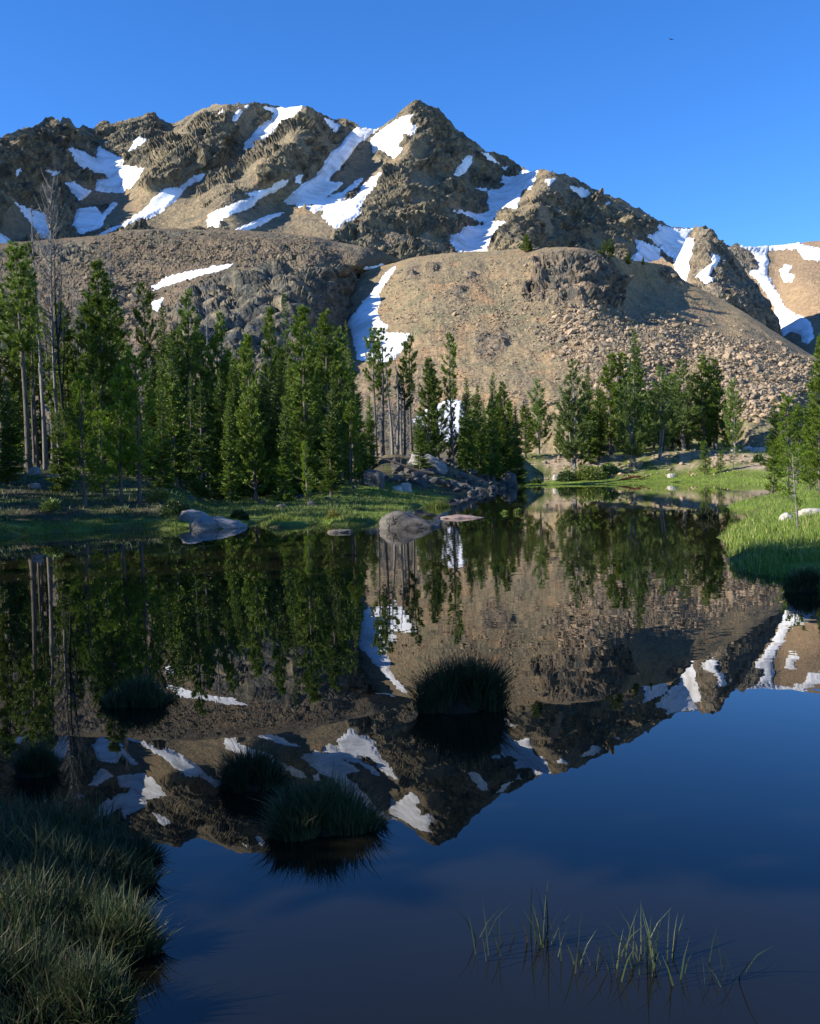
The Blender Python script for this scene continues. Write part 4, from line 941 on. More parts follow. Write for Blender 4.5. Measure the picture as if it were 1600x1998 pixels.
PROTO = {
    'spruce': [make_spruce(301, dens=1.25), make_spruce(302, R=1.3, dens=1.25), make_spruce(303, R=1.6, start=0.07, dens=1.2), make_spruce(304, R=1.2, gap=0.05, dens=1.2)],
    'spire': [make_spruce(311, H=14, R=0.8, start=0.2, gap=0.10), make_spruce(312, H=14, R=0.7, start=0.3, gap=0.08)],
    'pine': [make_pine(321, H=11, R=1.5, start=0.08, profile='cone', n_limb=100, up=0.5), make_pine(322, H=11, R=1.6, start=0.08, stems=2, n_limb=104), make_pine(323, H=11, R=1.5, start=0.12, profile='cone', n_limb=92, up=0.4), make_pine(324, H=11, R=1.6, start=0.06, profile='cone', n_limb=112, up=0.55)],
    'pale_pine': [make_pine(331, H=11, R=2.2, start=0.10, mat='pale_pine', stems=3, n_limb=96, bark='grey_wood', up=0.6), make_pine(332, H=11, R=2.0, start=0.12, mat='pale_pine', stems=2, n_limb=90, bark='grey_wood', up=0.6), make_pine(333, H=11, R=2.1, start=0.14, mat='pale_pine', stems=2, n_limb=88, bark='grey_wood', up=0.5)],
    'lodge': [make_pine(341, H=13, R=1.0, start=0.52, profile='tuft', n_limb=46, bare=30), make_pine(342, H=13, R=0.9, start=0.42, profile='tuft', n_limb=50, bare=34), make_pine(343, H=13, R=1.25, start=0.45, profile='round', n_limb=54, bare=28)],
    'young': [make_pine(351, H=5.5, R=0.85, start=0.10, mat='young', profile='cone', n_limb=72, up=0.75, tuft=14, nl=0.15, bare=4, spread=1.3), make_pine(352, H=5.5, R=0.8, start=0.16, mat='young', profile='cone', n_limb=66, up=0.8, tuft=14, nl=0.15, bare=6, spread=1.3), make_pine(353, H=5.5, R=0.65, start=0.06, mat='young', profile='cone', n_limb=76, up=0.5, tuft=14, nl=0.15, bare=2, spread=1.3)],
    'thin_young': [make_pine(361, r_k=0.6, H=4.2, R=0.42, start=0.30, mat='young', profile='tuft', n_limb=30, up=0.4, tuft=10, nl=0.13, bare=12, bark='grey_wood')],
    'snag': [make_snag(371, n=80, forks=1, up=1.1, start=0.2), make_snag(372, n=130, R=1.4, forks=1, start=0.40, up=1.4), make_snag(373, R=0.7, n=30, forks=0, start=0.4)],
    'pole': [make_snag(375, R=0.5, n=18, forks=0, start=0.3, up=0.4), make_snag(376, R=0.4, n=12, forks=0, start=0.5, up=0.5)],
    'burnt': [make_snag(378, R=0.8, n=16, mat='burnt', forks=2, start=0.4)],
}
TREE_NAME = {'spruce': 'spruce_tree', 'spire': 'spruce_tree', 'pine': 'pine_tree', 'pale_pine': 'pine_tree', 'lodge': 'pine_tree', 'young': 'young_pine', 'thin_young': 'young_pine', 'snag': 'dead_tree', 'pole': 'dead_tree', 'burnt': 'dead_tree'}
CNT = {}

def plant(kind, px, D, top, wpx, label, group, var=None, lean=None, base=None):
    k = CNT.get(kind, 0); CNT[kind] = k + 1
    rng = np.random.default_rng(int(1000 + k * 17 + px * 3 + D)); pr = PROTO[kind]; p = pr[(k if var is None else var) % len(pr)]
    loc = place(px, D) if base is None else base
    if base is not None: D = base[1]
    zt = P(px, top, D)[2]; H = max(0.5, zt - loc[2]); s = H / p[3]
    w = 0.9 * (wpx / FPX * D) / p[4] if wpx else s * rng.uniform(0.8, 1.05)
    t = empty(TREE_NAME[kind], (loc[0], loc[1], loc[2] - 0.08), label, 'tree', group)
    t.scale = (w, w, s); ln = lean or (rng.normal(0, 0.012), rng.normal(0, 0.012)); t.rotation_euler = (ln[0], ln[1], 0)
    rz = rng.uniform(0, 6.28)
    for nm, m in zip(('trunk', 'limbs', 'crown'), p[:3]):
        if m is None: continue
        o = bpy.data.objects.new(nm, m); COL.objects.link(o); o.parent = t; o.rotation_euler = (0, 0, rz)
        if nm == 'trunk': tk = o
        if nm == 'limbs': o['kind'] = 'stuff'; o.parent = tk; o.rotation_euler = (0, 0, 0)
    return t

LF = 'trees of the left forest'; MB = 'trees on the shaded rubble bank'; FS = 'trees of the far shore grove'; RB = 'trees on the right bank'
for a in [
    ('lodge', 56, 60, 470, 95, 'tall bare stemmed pine with a tufted top at the left edge', LF, 2),
    ('pine', 6, 62, 520, 110, 'pine cut by the left picture edge with low hanging branches', LF, 0),
    ('lodge', 74, 62, 474, 36, 'thin pine with a tiny top just left of the tallest dead tree', LF, 1),
    ('snag', 118, 64, 345, 95, 'tallest grey dead tree with forked bare branches by left edge', LF, 1),
    ('snag', 92, 66, 400, 56, 'grey dead tree standing left of the tallest dead tree', LF, 2),
    ('burnt', 134, 60, 470, 50, 'black charred dead trunk beside the tallest grey snag', LF, 0),
    ('pole', 88, 61, 520, 40, 'slim grey dead trunk among the left edge snags', LF, 0),
    ('snag', 232, 92, 445, 46, 'distant grey snag showing above the big pine on the left', LF, 0),
    ('snag', 204, 92, 452, 40, 'distant thin snag left of the one above the big pine', LF, 2),
    ('snag', 150, 78, 560, 70, 'grey bare branched snag between charred trunk and big pine', LF, 0),
    ('snag', 30, 80, 560, 60, 'grey snag behind the left edge pines', LF, 1),
    ('pine', 204, 63, 512, 118, 'big dense dark pine with a broad pointed top on the left', LF, 3),
    ('pine', 228, 66, 560, 100, 'dark pine tucked behind the big dense pine', LF, 0),
    ('young', 166, 36.5, 735, 82, 'young pine with pale lit trunk, leftmost of three at the shore', LF, 0),
    ('young', 236, 37.5, 722, 84, 'young pine in the middle of three at the left shore', LF, 1),
    ('young', 272, 37.5, 690, 84, 'brightest young pine with long top shoot at the left shore', LF, 1),
    ('young', 205, 40, 800, 70, 'low young pine behind the three shore pines', LF, 2),
    ('lodge', 290, 66, 552, 44, 'slim pine with small crown right of the big dense pine', LF, 0),
    ('spruce', 328, 60, 592, 74, 'tall dark spruce left of the slab outcrop', LF, 0),
    ('spruce', 345, 54, 640, 78, 'dark shaggy spruce in front of its taller neighbour', LF, 2),
    ('lodge', 372, 68, 566, 60, 'pine with bright sunlit trunk below the slab outcrop', LF, 2),
    ('snag', 405, 84, 548, 40, 'pale grey snag against the dark slab outcrop', LF, 2),
    ('pine', 432, 68, 610, 76, 'bushy pine in front of the lower slab outcrop', LF, 1),
    ('pine', 398, 64, 650, 70, 'shorter pine between sunlit trunk pine and bushy pine', LF, 2),
    ('pine', 500, 58, 652, 80, 'darkest dense pine standing forward at the meadow edge', LF, 3),
    ('spruce', 468, 60, 690, 60, 'yellow green narrow spruce left of the darkest pine', LF, 1),
    ('pine', 540, 68, 600, 70, 'sunlit pine left of the slim tall spruce', LF, 3),
    ('spire', 572, 76, 570, 34, 'slim spire spruce with pale trunk rising above the others', LF, 0),
    ('pine', 602, 57, 596, 110, 'largest broad pine in the middle of the forest edge', LF, 3),
    ('pine', 640, 66, 612, 100, 'full crowned pine right of the largest pine', LF, 0),
    ('pine', 668, 68, 640, 80, 'rounded pine at the right end of the dense forest', LF, 1),
    ('spire', 692, 72, 628, 26, 'narrow spire spruce against the snow gully', LF, 1),
    ('spruce', 550, 62, 700, 70, 'mid height spruce below the sunlit pine', LF, 0),
    ('young', 684, 62, 782, 46, 'single bright young conifer in front of the dark forest end', LF, 2),
    ('spruce', 700, 78, 770, 52, 'dark low spruce right behind the bright young conifer', LF, 3),
    ('young', 601, 52, 860, 26, 'small light green sapling before the largest pine', LF, 2),
    ('spruce', 440, 60, 720, 70, 'dark spruce filling the gap before the bushy pine', LF, 1),
    ('spruce', 300, 56, 720, 66, 'spruce right of the brightest young pine', LF, 1),
    ('spruce', 392, 50, 742, 56, 'shady spruce at the meadow edge right of the slanting slab', LF, 3),
    ('spruce', 452, 52, 760, 50, 'narrow shady spruce left of the darkest dense pine', LF, 0),
    ('spruce', 556, 51, 775, 52, 'shady young spruce standing out before the sunlit pine', LF, 1),
    ('spruce', 646, 55, 742, 60, 'dark spruce before the full crowned pine', LF, 2),
    ('spruce', 20, 44, 740, 70, 'dark low spruce at the left edge near the shore', LF, 0),
    ('spruce', 120, 42, 800, 56, 'dim small spruce below the charred trunk', LF, 3),
    ('spruce', 320, 44, 770, 56, 'dim spruce behind the heath shrub', LF, 1),
    # shaded rubble bank
    ('lodge', 735, 104, 640, 34, 'tall thin pine left of the pair before the snow gully', MB, 0),
    ('lodge', 748, 106, 638, 36, 'tall thin pine with pointed top before the snow gully', MB, 1),
    ('pole', 766, 104, 690, 30, 'leaning bare dead trunk right of the thin pine pair', MB, 0),
    ('pole', 776, 106, 684, 24, 'upright bare dead trunk beside the leaning one', MB, 1),
    ('pole', 784, 105, 740, 20, 'shortest bare dead trunk of the three', MB, 0),
    ('lodge', 790, 108, 700, 40, 'thin pine with drooping sparse crown right of dead trunks', MB, 2),
    ('lodge', 804, 110, 655, 34, 'thin pine with small round top against the tan slope', MB, 0),
    ('pine', 838, 100, 700, 66, 'dense dark pine on the shaded bank above the round boulder', MB, 3),
    ('pine', 856, 104, 720, 56, 'dark pine half hidden behind the dense one on the bank', MB, 0),
    ('lodge', 884, 104, 650, 30, 'lone tall slender pine standing clear of the slope', MB, 1),
    ('spruce', 822, 96, 800, 44, 'low dark spruce at the foot of the dense bank pine', MB, 2),
    ('spruce', 912, 106, 735, 46, 'spruce right of the lone slender pine', MB, 0),
    ('spruce', 938, 108, 752, 42, 'dark slim spruce in the middle of the bank row', MB, 1),
    ('spruce', 962, 112, 724, 44, 'light green spruce rising from the bank row', MB, 2),
    ('pine', 985, 116, 746, 60, 'soft grey green pine near the end of the bank', MB, 1),
    ('spruce', 1008, 118, 790, 36, 'short dark spruce at the right end of the bank', MB, 3),
    ('pine', 925, 116, 770, 50, 'bushy pine behind the bank spruces', MB, 2),
    ('pale_pine', 1052, 150, 740, 62, 'single rounded pale pine in the gap before the slope', FS, 1),
    ('pine', 1025, 146, 790, 50, 'small dark pine left of the single rounded pale pine', FS, 0),
    ('pale_pine', 1122, 133, 700, 84, 'broad leaning green pine at the left end of the far grove', FS, 1),
    ('spruce', 1150, 140, 716, 50, 'dark pointed spruce right behind the broad leaning pine', FS, 0),
    ('spruce', 1168, 142, 740, 42, 'lower dark spruce in the far grove beside the pointed one', FS, 1),
    ('pine', 1192, 146, 690, 70, 'round topped green pine left of the tallest far spruce', FS, 0),
    ('spruce', 1246, 150, 640, 62, 'tallest spruce of the far grove against the talus', FS, 2),
    ('pine', 1222, 146, 688, 60, 'bright green pine touching the tallest far spruce', FS, 2),
    ('pale_pine', 1238, 136, 722, 92, 'pale multi stemmed pine at the front of the far grove', FS, 0),
    ('pale_pine', 1288, 138, 714, 88, 'pale feathery pine right of the front multi stemmed one', FS, 2),
    ('pale_pine', 1334, 144, 700, 84, 'tall greyish pine with visible forked stems in the far grove', FS, 1),
    ('pine', 1372, 146, 692, 70, 'dark green pine near the right end of the far grove', FS, 1),
    ('pine', 1398, 148, 700, 66, 'pointed green pine at the right end of the far grove', FS, 0),
    ('pale_pine', 1434, 136, 738, 52, 'slim separate pine just right of the far grove', FS, 2),
    ('young', 1375, 126, 860, 24, 'small conical young pine on the far meadow', FS, 2),
    ('young', 1406, 126, 880, 22, 'shorter young pine beside the conical one', FS, 0),
    ('thin_young', 1431, 126, 872, 20, 'crooked stemmed sapling on the far meadow', FS, 0),
    ('spruce', 1018, 121, 908, 18, 'tiny dark spruce at the water edge of the far shore', FS, 2),
    ('pine', 1312, 156, 730, 70, 'dark pine deep in the middle of the far grove', FS, 3),
    # right bank
    ('young', 1537, 55, 772, 62, 'bright yellow green pine on the right bank with bare lower trunk', RB, 1),
    ('spruce', 1516, 96, 776, 54, 'dark pine behind the bright yellow green one on the right', RB, 0),
    ('pine', 1556, 74, 786, 58, 'grey green pine right of the bright one on the right bank', RB, 1),
    ('pine', 1606, 64, 652, 88, 'tall dense pine cut by the right picture edge', RB, 3),
    ('spruce', 1590, 78, 720, 60, 'dark spruce behind the tall edge pine on the right', RB, 2),
    ('young', 1600, 44, 800, 70, 'orange tinged young pine at the right picture edge', RB, 0),
    ('thin_young', 1556, 20.5, 868, 50, 'thin sparse sapling standing nearest on the right bank', RB, 0),
    ('young', 1508, 60, 860, 34, 'low young pine left of the bright right bank pine', RB, 2),
    ('young', 1580, 52, 880, 44, 'bushy low young pine under the tall edge pine', RB, 0),
]:
    plant(a[0], a[1], a[2], a[3], a[4], a[5], a[6], a[7])

# half hidden trees behind the named ones
rng = np.random.default_rng(99)
ADJ = ('dim', 'shaded', 'dusky', 'dull')
def fill(refs, off, deep, lower, kinds, group, how='half hidden'):
    for px, D, top, ref in refs:
        for side, sg in (('left', -1), ('right', 1)):
            kd = str(rng.choice(kinds))
            plant(kd, px + sg * rng.uniform(*off), D + rng.uniform(*deep), top + rng.uniform(*lower), None, '%s %s behind %s, on its %s' % ({'snag': 'grey snag', 'lodge': 'slim pine', 'spruce': 'dark spruce', 'pale_pine': 'pale pine', 'pine': 'shaded pine'}[kd], how, ref, side), group)
fill([(10, 62, 560, 'the left edge pine'), (56, 60, 560, 'the tall tufted pine'), (118, 64, 560, 'the tallest dead tree'), (150, 60, 600, 'the charred trunk')], (8, 24), (6, 26), (0, 110), ['snag', 'pine', 'lodge', 'spruce'], 'trees in the depth of the left forest')
fill([(204, 63, 560, 'the big dense pine'), (166, 50, 700, 'the leftmost young shore pine'), (236, 50, 680, 'the middle young shore pine'), (280, 56, 660, 'the brightest young shore pine'), (328, 60, 630, 'the spruce left of the outcrop'), (372, 66, 630, 'the sunlit trunk pine'), (432, 64, 650, 'the bushy pine'), (500, 60, 670, 'the darkest dense pine'), (468, 60, 680, 'the yellow green narrow spruce'),
      (540, 66, 640, 'the sunlit pine'), (572, 70, 620, 'the slim spire spruce'), (602, 62, 630, 'the largest broad pine'), (640, 66, 640, 'the full crowned pine'), (668, 68, 650, 'the rounded pine')], (9, 24), (4, 22), (5, 90), ['spruce', 'pine', 'pine', 'spruce', 'lodge'], 'trees in the depth of the left forest')
fill([(640, 95, 655, 'the forest end above the layered boulder'), (676, 98, 660, 'the narrow spire at the gully'), (706, 90, 760, 'the low spruce at the forest end')], (6, 18), (0, 10), (0, 40), ['spruce', 'pine'], 'trees in the depth of the left forest')
fill([(20, 70, 500, 'the tall tufted pine'), (140, 72, 520, 'the charred trunk'), (175, 76, 560, 'the tallest dead tree')], (6, 22), (2, 14), (0, 90), ['snag'], 'dead trees of the left forest', 'rising bare')
fill([(28, 66, 580, 'the left edge pine'), (100, 70, 600, 'the tallest dead tree'), (204, 70, 600, 'the big dense pine'), (328, 66, 640, 'the spruce left of the outcrop'), (432, 70, 655, 'the bushy pine')], (16, 40), (4, 18), (-10, 80), ['snag', 'lodge', 'spruce', 'spruce'], 'trees in the depth of the left forest', 'standing deep')
fill([(150, 48, 760, 'the leftmost young shore pine'), (255, 50, 740, 'the brightest young shore pine'), (350, 54, 690, 'the dark shaggy spruce'), (480, 58, 700, 'the darkest dense pine'), (520, 60, 690, 'the sunlit pine'), (590, 60, 680, 'the largest broad pine'), (625, 60, 690, 'the full crowned pine'), (660, 62, 690, 'the rounded pine')], (10, 30), (0, 12), (-10, 80), ['spruce', 'spruce', 'spruce', 'pine'], 'trees in the depth of the left forest', 'standing deep')
fill([(915, 108, 760, 'the spruce by the slender pine'), (940, 110, 770, 'the slim bank spruce'), (962, 114, 760, 'the light green bank spruce'), (985, 116, 770, 'the grey green bank pine'), (838, 104, 760, 'the dense bank pine')], (6, 16), (2, 8), (0, 50), ['pine', 'spruce'], 'trees behind the bank row')
fill([(1105, 142, 770, 'the grove end shrubs'), (1150, 146, 740, 'the dark pointed grove spruce'), (1215, 150, 720, 'the bright green grove pine'), (1265, 152, 730, 'the front multi stemmed pine'), (1310, 152, 735, 'the deep middle grove pine'), (1355, 152, 725, 'the forked greyish pine'), (1405, 150, 740, 'the pointed right grove pine')], (6, 18), (2, 10), (0, 50), ['pine', 'spruce', 'pine'], 'trees behind the far grove front', 'standing deep')
fill([(1000, 118, 790, 'the short dark bank end spruce'), (895, 106, 770, 'the lone slender pine'), (970, 116, 745, 'the light green bank spruce')], (5, 14), (0, 6), (0, 40), ['pine', 'spruce', 'spruce'], 'trees behind the bank row', 'standing deep')
fill([(1125, 140, 760, 'the broad leaning pine'), (1192, 148, 740, 'the round topped green pine'), (1246, 150, 740, 'the tallest far spruce'), (1288, 148, 750, 'the pale feathery pine'), (1334, 150, 740, 'the tall greyish pine'), (1375, 152, 740, 'the dark right grove pine')], (8, 22), (2, 8), (0, 60), ['pine', 'spruce', 'pale_pine'], 'trees behind the far grove front')
# the forest goes on outside the picture on the left; its shade falls over the near water and shore
_h = np.array([to_sun.x, to_sun.y]) / math.hypot(to_sun.x, to_sun.y)
LIT = [on_water(q, r) for q, r in ((848, 990), (822, 975), (548, 1022), (655, 1018), (600, 1000), (700, 1000), (470, 1010), (800, 1020), (640, 985))]
for k in range(76):
    y = rng.uniform(0.9, 10.5) if k < 34 else rng.uniform(14, 50); x = -0.45 * y - 2.0 - rng.uniform(1, 19) - max(0, 14 - y) * 0.4
    if -float(poly_sd(np.array([x]), np.array([y]), lake_poly)[0]) < 1.0: continue
    H = rng.uniform(11, 17) if y < 13 else (rng.uniform(7, 11) if y < 26 else rng.uniform(11, 16))
    # the sun reaches the shore strips through gaps in this stand
    if any(0 < (x - c[0]) * _h[0] + (y - c[1]) * _h[1] < H / math.tan(SUN_EL) and abs((x - c[0]) * _h[1] - (y - c[1]) * _h[0]) < 1.9 for c in LIT): continue
    pr = str(rng.choice(['spruce', 'pine', 'pine', 'spruce'])); p_ = PROTO[pr][k % len(PROTO[pr])]
    t = empty(TREE_NAME[pr], (x, y, float(zg(x, y)[0]) - 0.08), 'conifer of the forest beyond the left picture edge', 'tree', 'conifers beyond the left edge')
    s = H / p_[3]; t.scale = (s * 1.1, s * 1.1, s); rz = rng.uniform(0, 6.28)
    for nm, m in zip(('trunk', 'limbs', 'crown'), p_[:3]):
        o = bpy.data.objects.new(nm, m); COL.objects.link(o); o.parent = t; o.rotation_euler = (0, 0, rz)
        if nm == 'trunk': tk = o
        if nm == 'limbs': o['kind'] = 'stuff'; o.parent = tk; o.rotation_euler = (0, 0, 0)

# trees on the knoll and moraine
def on_sheet(V, PX, PY, px, py):
    i = np.argmin((PX[:-6] - px) ** 2 + (PY[:-6] - py) ** 2); return V[:-6].reshape(-1, 3)[i]
KT = 'small trees on the knoll crest'
for px, by, top, w, kd, lb in [(1026, 492, 457, 26, 'pine', 'small tree on the knoll crest left of the crags'), (1184, 506, 466, 44, 'pale_pine', 'round bushy tree on the knoll crest right of the crags'), (1207, 512, 482, 20, 'snag', 'small bare dead tree beside the round knoll tree'), (1036, 490, 468, 14, 'spruce', 'tiny tree right of the small knoll crest tree'), (1255, 518, 500, 10, 'spruce', 'tiny dark tree on the falling knoll ridge'), (1225, 515, 488, 16, 'spruce', 'little spruce right of the bare knoll tree')]:
    b = on_sheet(VK, PXK, PYK, px, by); plant(kd, px, b[1], top, w, lb, KT, base=np.array(b))

# ------------------------------------------------------------------ boulders on the shores
def boulder_mesh(seed, prof, sub=4, cuts=7, rough=0.14, crack=0.06, fac=0.16):
    """prof = list of (u, top height) along the length, u in -1..1"""
    import bmesh
    r = np.random.default_rng(seed); bm = bmesh.new(); bmesh.ops.create_icosphere(bm, subdivisions=sub, radius=1.0)
    v = np.array([q.co for q in bm.verts]); f = np.array([[q.index for q in t.verts] for t in bm.faces]); bm.free()
    for _ in range(cuts):
        n = r.normal(size=3); n[2] = abs(n[2]) * 0.6; n /= np.linalg.norm(n); h = r.uniform(0.6, 0.9)
        dd = v @ n; over = dd > h; v[over] -= np.outer(dd[over] - h, n) * 0.92
    v /= (np.abs(v) ** 3.2).sum(1)[:, None] ** (1 / 3.2) * 0.82
    pr = np.array(prof, float); k = np.interp(v[:, 0], pr[:, 0], pr[:, 1])
    v[:, 2] *= k
    v *= 1 + rough * fbm(v * 1.6 + seed, 4)[:, None]
    fa, ea = facets(v * 1.5 + seed * 1.3); fb, eb = facets(v * 3.6 + seed * 2.1)
    v *= (1 + fac * fa * (1 - np.exp(-ea * 10)) + 0.05 * fb)[:, None]
    cr = np.abs(perlin(v * np.array([1.1, 1.1, 2.0]) + seed * 3.1)); v *= 1 - (crack * np.exp(-(cr / 0.04) ** 2))[:, None]
    return v, f

def boulder(px, by, wpx, hpx, label, seed, mat, prof=((-1, 1), (1, 1)), group=None, deep=0.7, D=None, rz=0.0, name='boulder', sink=0.25, smooth=True, cuts=7, fac=0.16):
    if D is None: c = on_water(px, by); z = 0.0
    else: c = place(px, D); z = c[2]
    w = wpx / FPX * c[1] * 0.5; h = hpx / FPX * c[1]
    v, f = boulder_mesh(seed, prof, cuts=cuts, fac=fac)
    v = v / np.array([1, 1, max(q[1] for q in prof)]) * np.array([w, w * deep, h * 1.0])
    m = mesh_np(name, v, f, smooth)
    o = tag(obj(name, m, M[mat]), label, 'boulder', group); o.location = (c[0], c[1] + w * deep * 0.4, z - h * 0.02); o.rotation_euler = (0, 0, rz)
    return o
boulder(800, 1030, 96, 28, 'dark rounded boulder standing in the water, sloping to the right', 501, 'dark_boulder', ((-1, 0.95), (-0.6, 1.05), (-0.2, 0.95), (0.5, 0.55), (1, 0.25)), deep=0.75, cuts=4, fac=0.04)
boulder(424, 1031, 84, 20, 'pale cracked boulder at the left shore waterline', 502, 'pale_boulder', ((-1, 0.95), (0, 0.85), (1, 0.55)), deep=0.6, cuts=14)
boulder(384, 1020, 54, 22, 'pale slanting slab behind the cracked left boulder', 503, 'pale_boulder', ((-1, 1.0), (0.2, 0.75), (1, 0.3)), deep=0.6, D=33.2)
boulder(903, 1011, 66, 6, 'flat reddish rock just above water right of the rounded boulder', 504, 'red_stone', ((-1, 0.6), (-0.3, 1), (0.5, 0.6), (1, 0.2)), deep=0.5)
boulder(664, 1039, 40, 5, 'low dark rock barely above the water in mid left lake', 505, 'dark_boulder', deep=0.5)
boulder(727, 952, 36, 26, 'large grey layered boulder at the shaded forest end', 506, 'dark_boulder', deep=0.9, D=62)
boulder(790, 944, 22, 14, 'small lit rock pair top on the marsh behind the round boulder', 507, 'pale_stone', deep=0.9, D=64)
boulder(775, 946, 16, 8, 'small flat rock beside the lit marsh rock', 508, 'pale_stone', deep=0.9, D=63.5)
boulder(1536, 1008, 22, 12, 'rounded white boulder in the right bank grass', 509, 'white_boulder', ((-1, 0.8), (0, 1), (1, 0.7)), deep=0.8, D=25.2)
boulder(1585, 1004, 38, 9, 'low long white boulder at the right picture edge', 510, 'white_boulder', deep=0.7, D=25.8)
boulder(1310, 918, 12, 6, 'single white rock on the far green shore', 511, 'pale_stone', deep=0.9, D=128)
boulder(993, 930, 26, 22, 'big dark block ending the shaded rubble bank', 512, 'dark_boulder', ((-1, 0.8), (0, 1.0), (1, 0.8)), deep=0.9, D=115)
boulder(835, 905, 60, 34, 'large grey slab on the shaded rubble bank under the pines', 513, 'pale_boulder', ((-1, 1), (1, 0.4)), deep=0.7, D=98)
boulder(67, 912, 20, 13, 'small grey rock among the left edge trunks', 514, 'granite', deep=0.9, D=52)
boulder(66, 948, 18, 7, 'flat reddish grey rock on the left forest floor', 515, 'granite', deep=0.9, D=43)
boulder(108, 925, 16, 9, 'little grey rock right of the left edge trunks', 516, 'granite', deep=0.9, D=48)
boulder(450, 905, 24, 16, 'grey rock between trunks in the middle forest', 517, 'dark_granite', deep=0.9, D=76)
boulder(1085, 895, 10, 8, 'upright pale rock on the far bank left of the shrubs', 518, 'pale_stone', deep=0.9, D=133)
boulder(1150, 900, 12, 10, 'pale pointed rock on the far bank below the shrubs', 519, 'pale_stone', deep=0.9, D=133)
boulder(1480, 868, 22, 7, 'pale flat rock on the slope right of the far grove', 520, 'pale_stone', deep=0.8, D=150)
boulder(1460, 862, 14, 6, 'small pale rock left of the flat slope rock', 521, 'pale_stone', deep=0.8, D=152)

def ground_stones(alim, dlim, n, size, mat, seed, cond, name='stone'):
    rng = np.random.default_rng(seed); protos = []
    for v, f in STONES: protos.append(mesh_np(name, v, f)); protos[-1].materials.append(mat)
    c = 0
    while c < n:
        a = rng.uniform(*alim); d = rng.uniform(*dlim); x = (a - 800) / FPX * d
        s = -float(poly_sd(np.array([x]), np.array([d]), lake_poly)[0])
        if not cond(a, d, s): continue
        z = float(zg(x, d)[0]); sz = size[0] * (size[1] / size[0]) ** (rng.random() ** 1.6)
        o = obj(name, protos[c % 8], None, ground); o.location = (x, d, z + sz * 0.2); o.scale = (sz,) * 3; o.rotation_euler = (rng.normal(0, 0.3), rng.normal(0, 0.3), rng.uniform(0, 6.28)); c += 1
ground_stones((730, 1005), (78, 120), 240, (0.22, 1.0), M['dark_granite'], 61, lambda a, d, s: -0.3 < s < 10)
ground_stones((1015, 1500), (125, 160), 260, (0.15, 0.65), M['talus'], 62, lambda a, d, s: 6.5 < s < 24)
ground_stones((1430, 1600), (100, 165), 40, (0.2, 0.7), M['pale_stone'], 63, lambda a, d, s: s > 25)
ground_stones((-20, 720), (34, 80), 60, (0.12, 0.5), M['dark_granite'], 64, lambda a, d, s: s > 4)

# ------------------------------------------------------------------ shrubs, log, bird
def shrub(px, D, wpx, hpx, label, seed, mat='heath', group='shrubs on the shores', n=900, leaf=0.10):
    rng = np.random.default_rng(seed); c = place(px, D); w = wpx / FPX * D * 0.5; h = hpx / FPX * D
    t = empty('shrub', c, label, 'shrub', group)
    q = rng.normal(size=(n, 3)); q = unit(q) * (rng.random((n, 1)) ** 0.4); q[:, 2] = np.abs(q[:, 2])
    q *= 1 + 0.25 * perlin(q * 2 + seed)[:, None]
    p = q * np.array([w, w * 0.8, h]); dv = unit(q + rng.normal(0, 0.5, (n, 3)))
    ln = leaf * rng.uniform(0.7, 1.4, n); a = Acc(); a.add(*slivers(p, dv, ln, ln * 0.5, rng)); obj('leaves', a.mesh('leaves', M[mat]), None, t)
    b = Acc()
    for k in range(8):
        e = q[k] * np.array([w, w * 0.8, h]) * 0.8; b.add(*tube(np.stack([np.zeros(3), e * 0.5 + np.array([0, 0, 0.05]), e]), np.array([0.02, 0.012, 0.004]), 4))
    obj('stems', b.mesh('stems', M['bark']), None, t)
shrub(1150, 131.5, 70, 26, 'wide green willow shrub at the foot of the far grove', 701, 'grass', n=2200, leaf=0.30)
shrub(1105, 131, 34, 20, 'darker green shrub left of the wide willow shrub', 702, 'heath', n=1200, leaf=0.28)
shrub(1188, 134, 40, 18, 'grey green shrub right of the wide willow shrub', 703, 'pale_pine', n=1200, leaf=0.28)
shrub(1046, 128, 22, 10, 'small low shrub on the far gravel bank', 704, 'heath', n=500, leaf=0.25)
shrub(345, 34.5, 56, 34, 'dark bushy shrub left of the slanting pale slab', 705, 'heath', n=1300, leaf=0.10)
shrub(100, 35, 40, 20, 'light green shrub on the dim left shore', 706, 'pale_pine', n=600, leaf=0.10)
shrub(468, 34.5, 36, 18, 'dark shrub right of the cracked boulder', 707, 'heath', n=800, leaf=0.10)
shrub(310, 38, 50, 26, 'brownish heath shrub behind the left shore pines', 708, 'yellow_grass', n=900, leaf=0.10)
shrub(1480, 130, 22, 14, 'round little shrub on the slope right of the far grove', 709, 'heath', n=500, leaf=0.3)

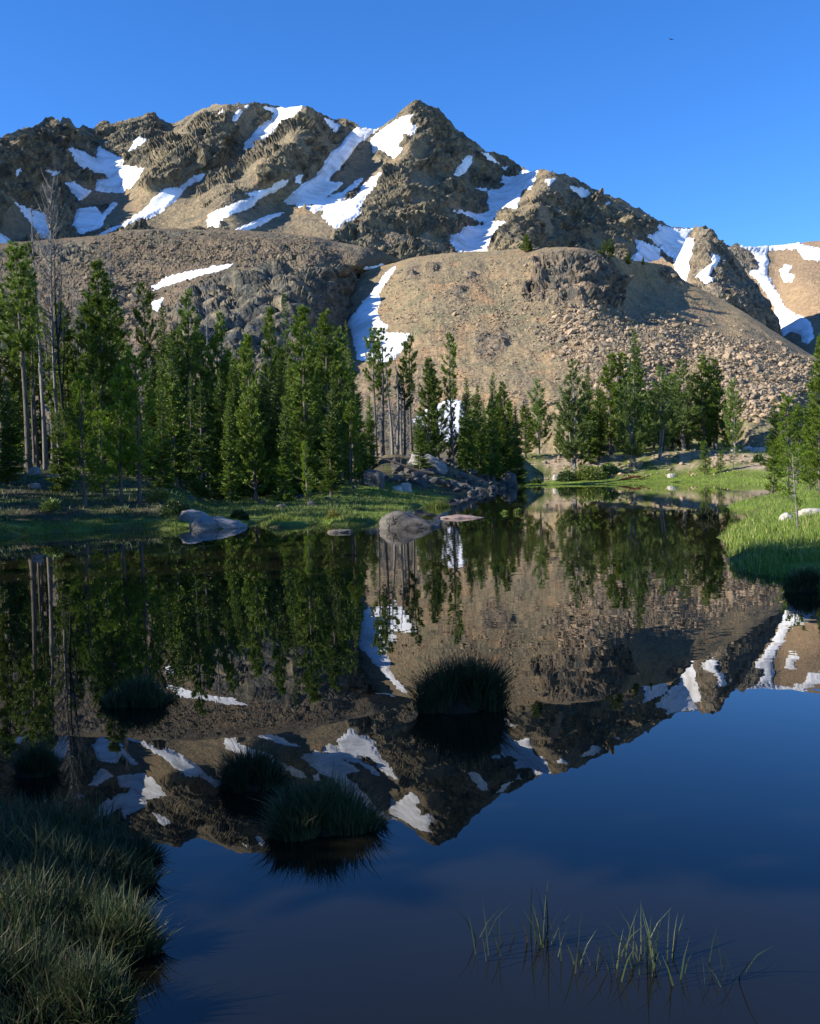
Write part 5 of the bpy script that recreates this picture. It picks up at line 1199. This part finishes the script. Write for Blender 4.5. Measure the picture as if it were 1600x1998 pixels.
lg = Acc(); c = place(1232, 127.5)
lg.add(*tube(np.array([[-1.7, 0, 0.0], [-0.6, 0.1, 0.25], [0.4, 0, 0.5], [1.3, 0.2, 0.5]]), np.array([0.13, 0.16, 0.16, 0.08]), 7))
lg.add(*tube(np.array([[0.2, 0, 0.5], [1.2, -0.2, 0.25], [2.4, 0, 0.5]]), np.array([0.1, 0.09, 0.04]), 6))
lg.add(*tube(np.array([[-0.2, 0, 0.4], [-0.5, 0.2, 0.9], [0.1, 0.1, 1.3]]), np.array([0.16, 0.10, 0.04]), 6))
o = tag(obj('rotten_log', lg.mesh('rotten_log', M['red_wood'], True)), 'rotten red brown log on the far bank below the grove', 'log'); o.location = c
lg = Acc(); c = place(806, 94)
lg.add(*tube(np.array([[-3.5, 0, 1.9], [-1.5, 0, 1.2], [0.5, 0, 0.4], [2.0, 0, 0.1]]), np.array([0.06, 0.10, 0.14, 0.16]), 7))
for k in range(7):
    x = -3.0 + k * 0.6; lg.add(*tube(np.array([[x, 0, 1.7 - k * 0.24], [x + 0.1, 0.1, 2.2 - k * 0.2], [x + 0.4, 0.2, 2.5 - k * 0.2]]), np.array([0.04, 0.03, 0.01]), 4))
o = tag(obj('fallen_trunk', lg.mesh('fallen_trunk', M['bark'], True)), 'fallen dark trunk leaning on the shaded rubble bank', 'log'); o.location = c

bp = P(1310, 77, 70.0); bm_, bn = Acc(), 0
t = np.linspace(0, 1, 9); rad = np.array([0.004, 0.018, 0.024, 0.022, 0.028, 0.03, 0.022, 0.012, 0.003]) * 1.2
bm_.add(*tube(np.stack([0.17 - 0.34 * t, t * 0, 0.01 * np.sin(t * 3)], 1), rad, 8))
for sgn, tilt in ((1, 0.5), (-1, -0.15)):
    u = np.linspace(0, 1, 6); ch = np.array([0.10, 0.11, 0.10, 0.085, 0.055, 0.01]); z = tilt * u * 0.30
    le = np.stack([0.04 + 0.04 * np.sin(u * 3) - 0.06 * u ** 2, sgn * (0.02 + 0.28 * u), z + 0.006], 1); te = le - np.stack([ch, ch * 0, ch * 0 + 0.006], 1); lo = le * 1.0; lo[:, 2] -= 0.012
    v = np.concatenate([le, te, lo]); i = np.arange(5)
    f = np.concatenate([np.stack([i, i + 1, i + 7, i + 6], 1), np.stack([i + 12, i + 13, i + 7, i + 6], 1), np.stack([i, i + 1, i + 13, i + 12], 1)]); bm_.add(v, f)
o = tag(obj('bird', bm_.mesh('bird', M['burnt'], True)), 'tiny dark bird gliding in the blue sky at upper right', 'bird'); o.location = bp; o.rotation_euler = (0.2, -0.2, 0.5)
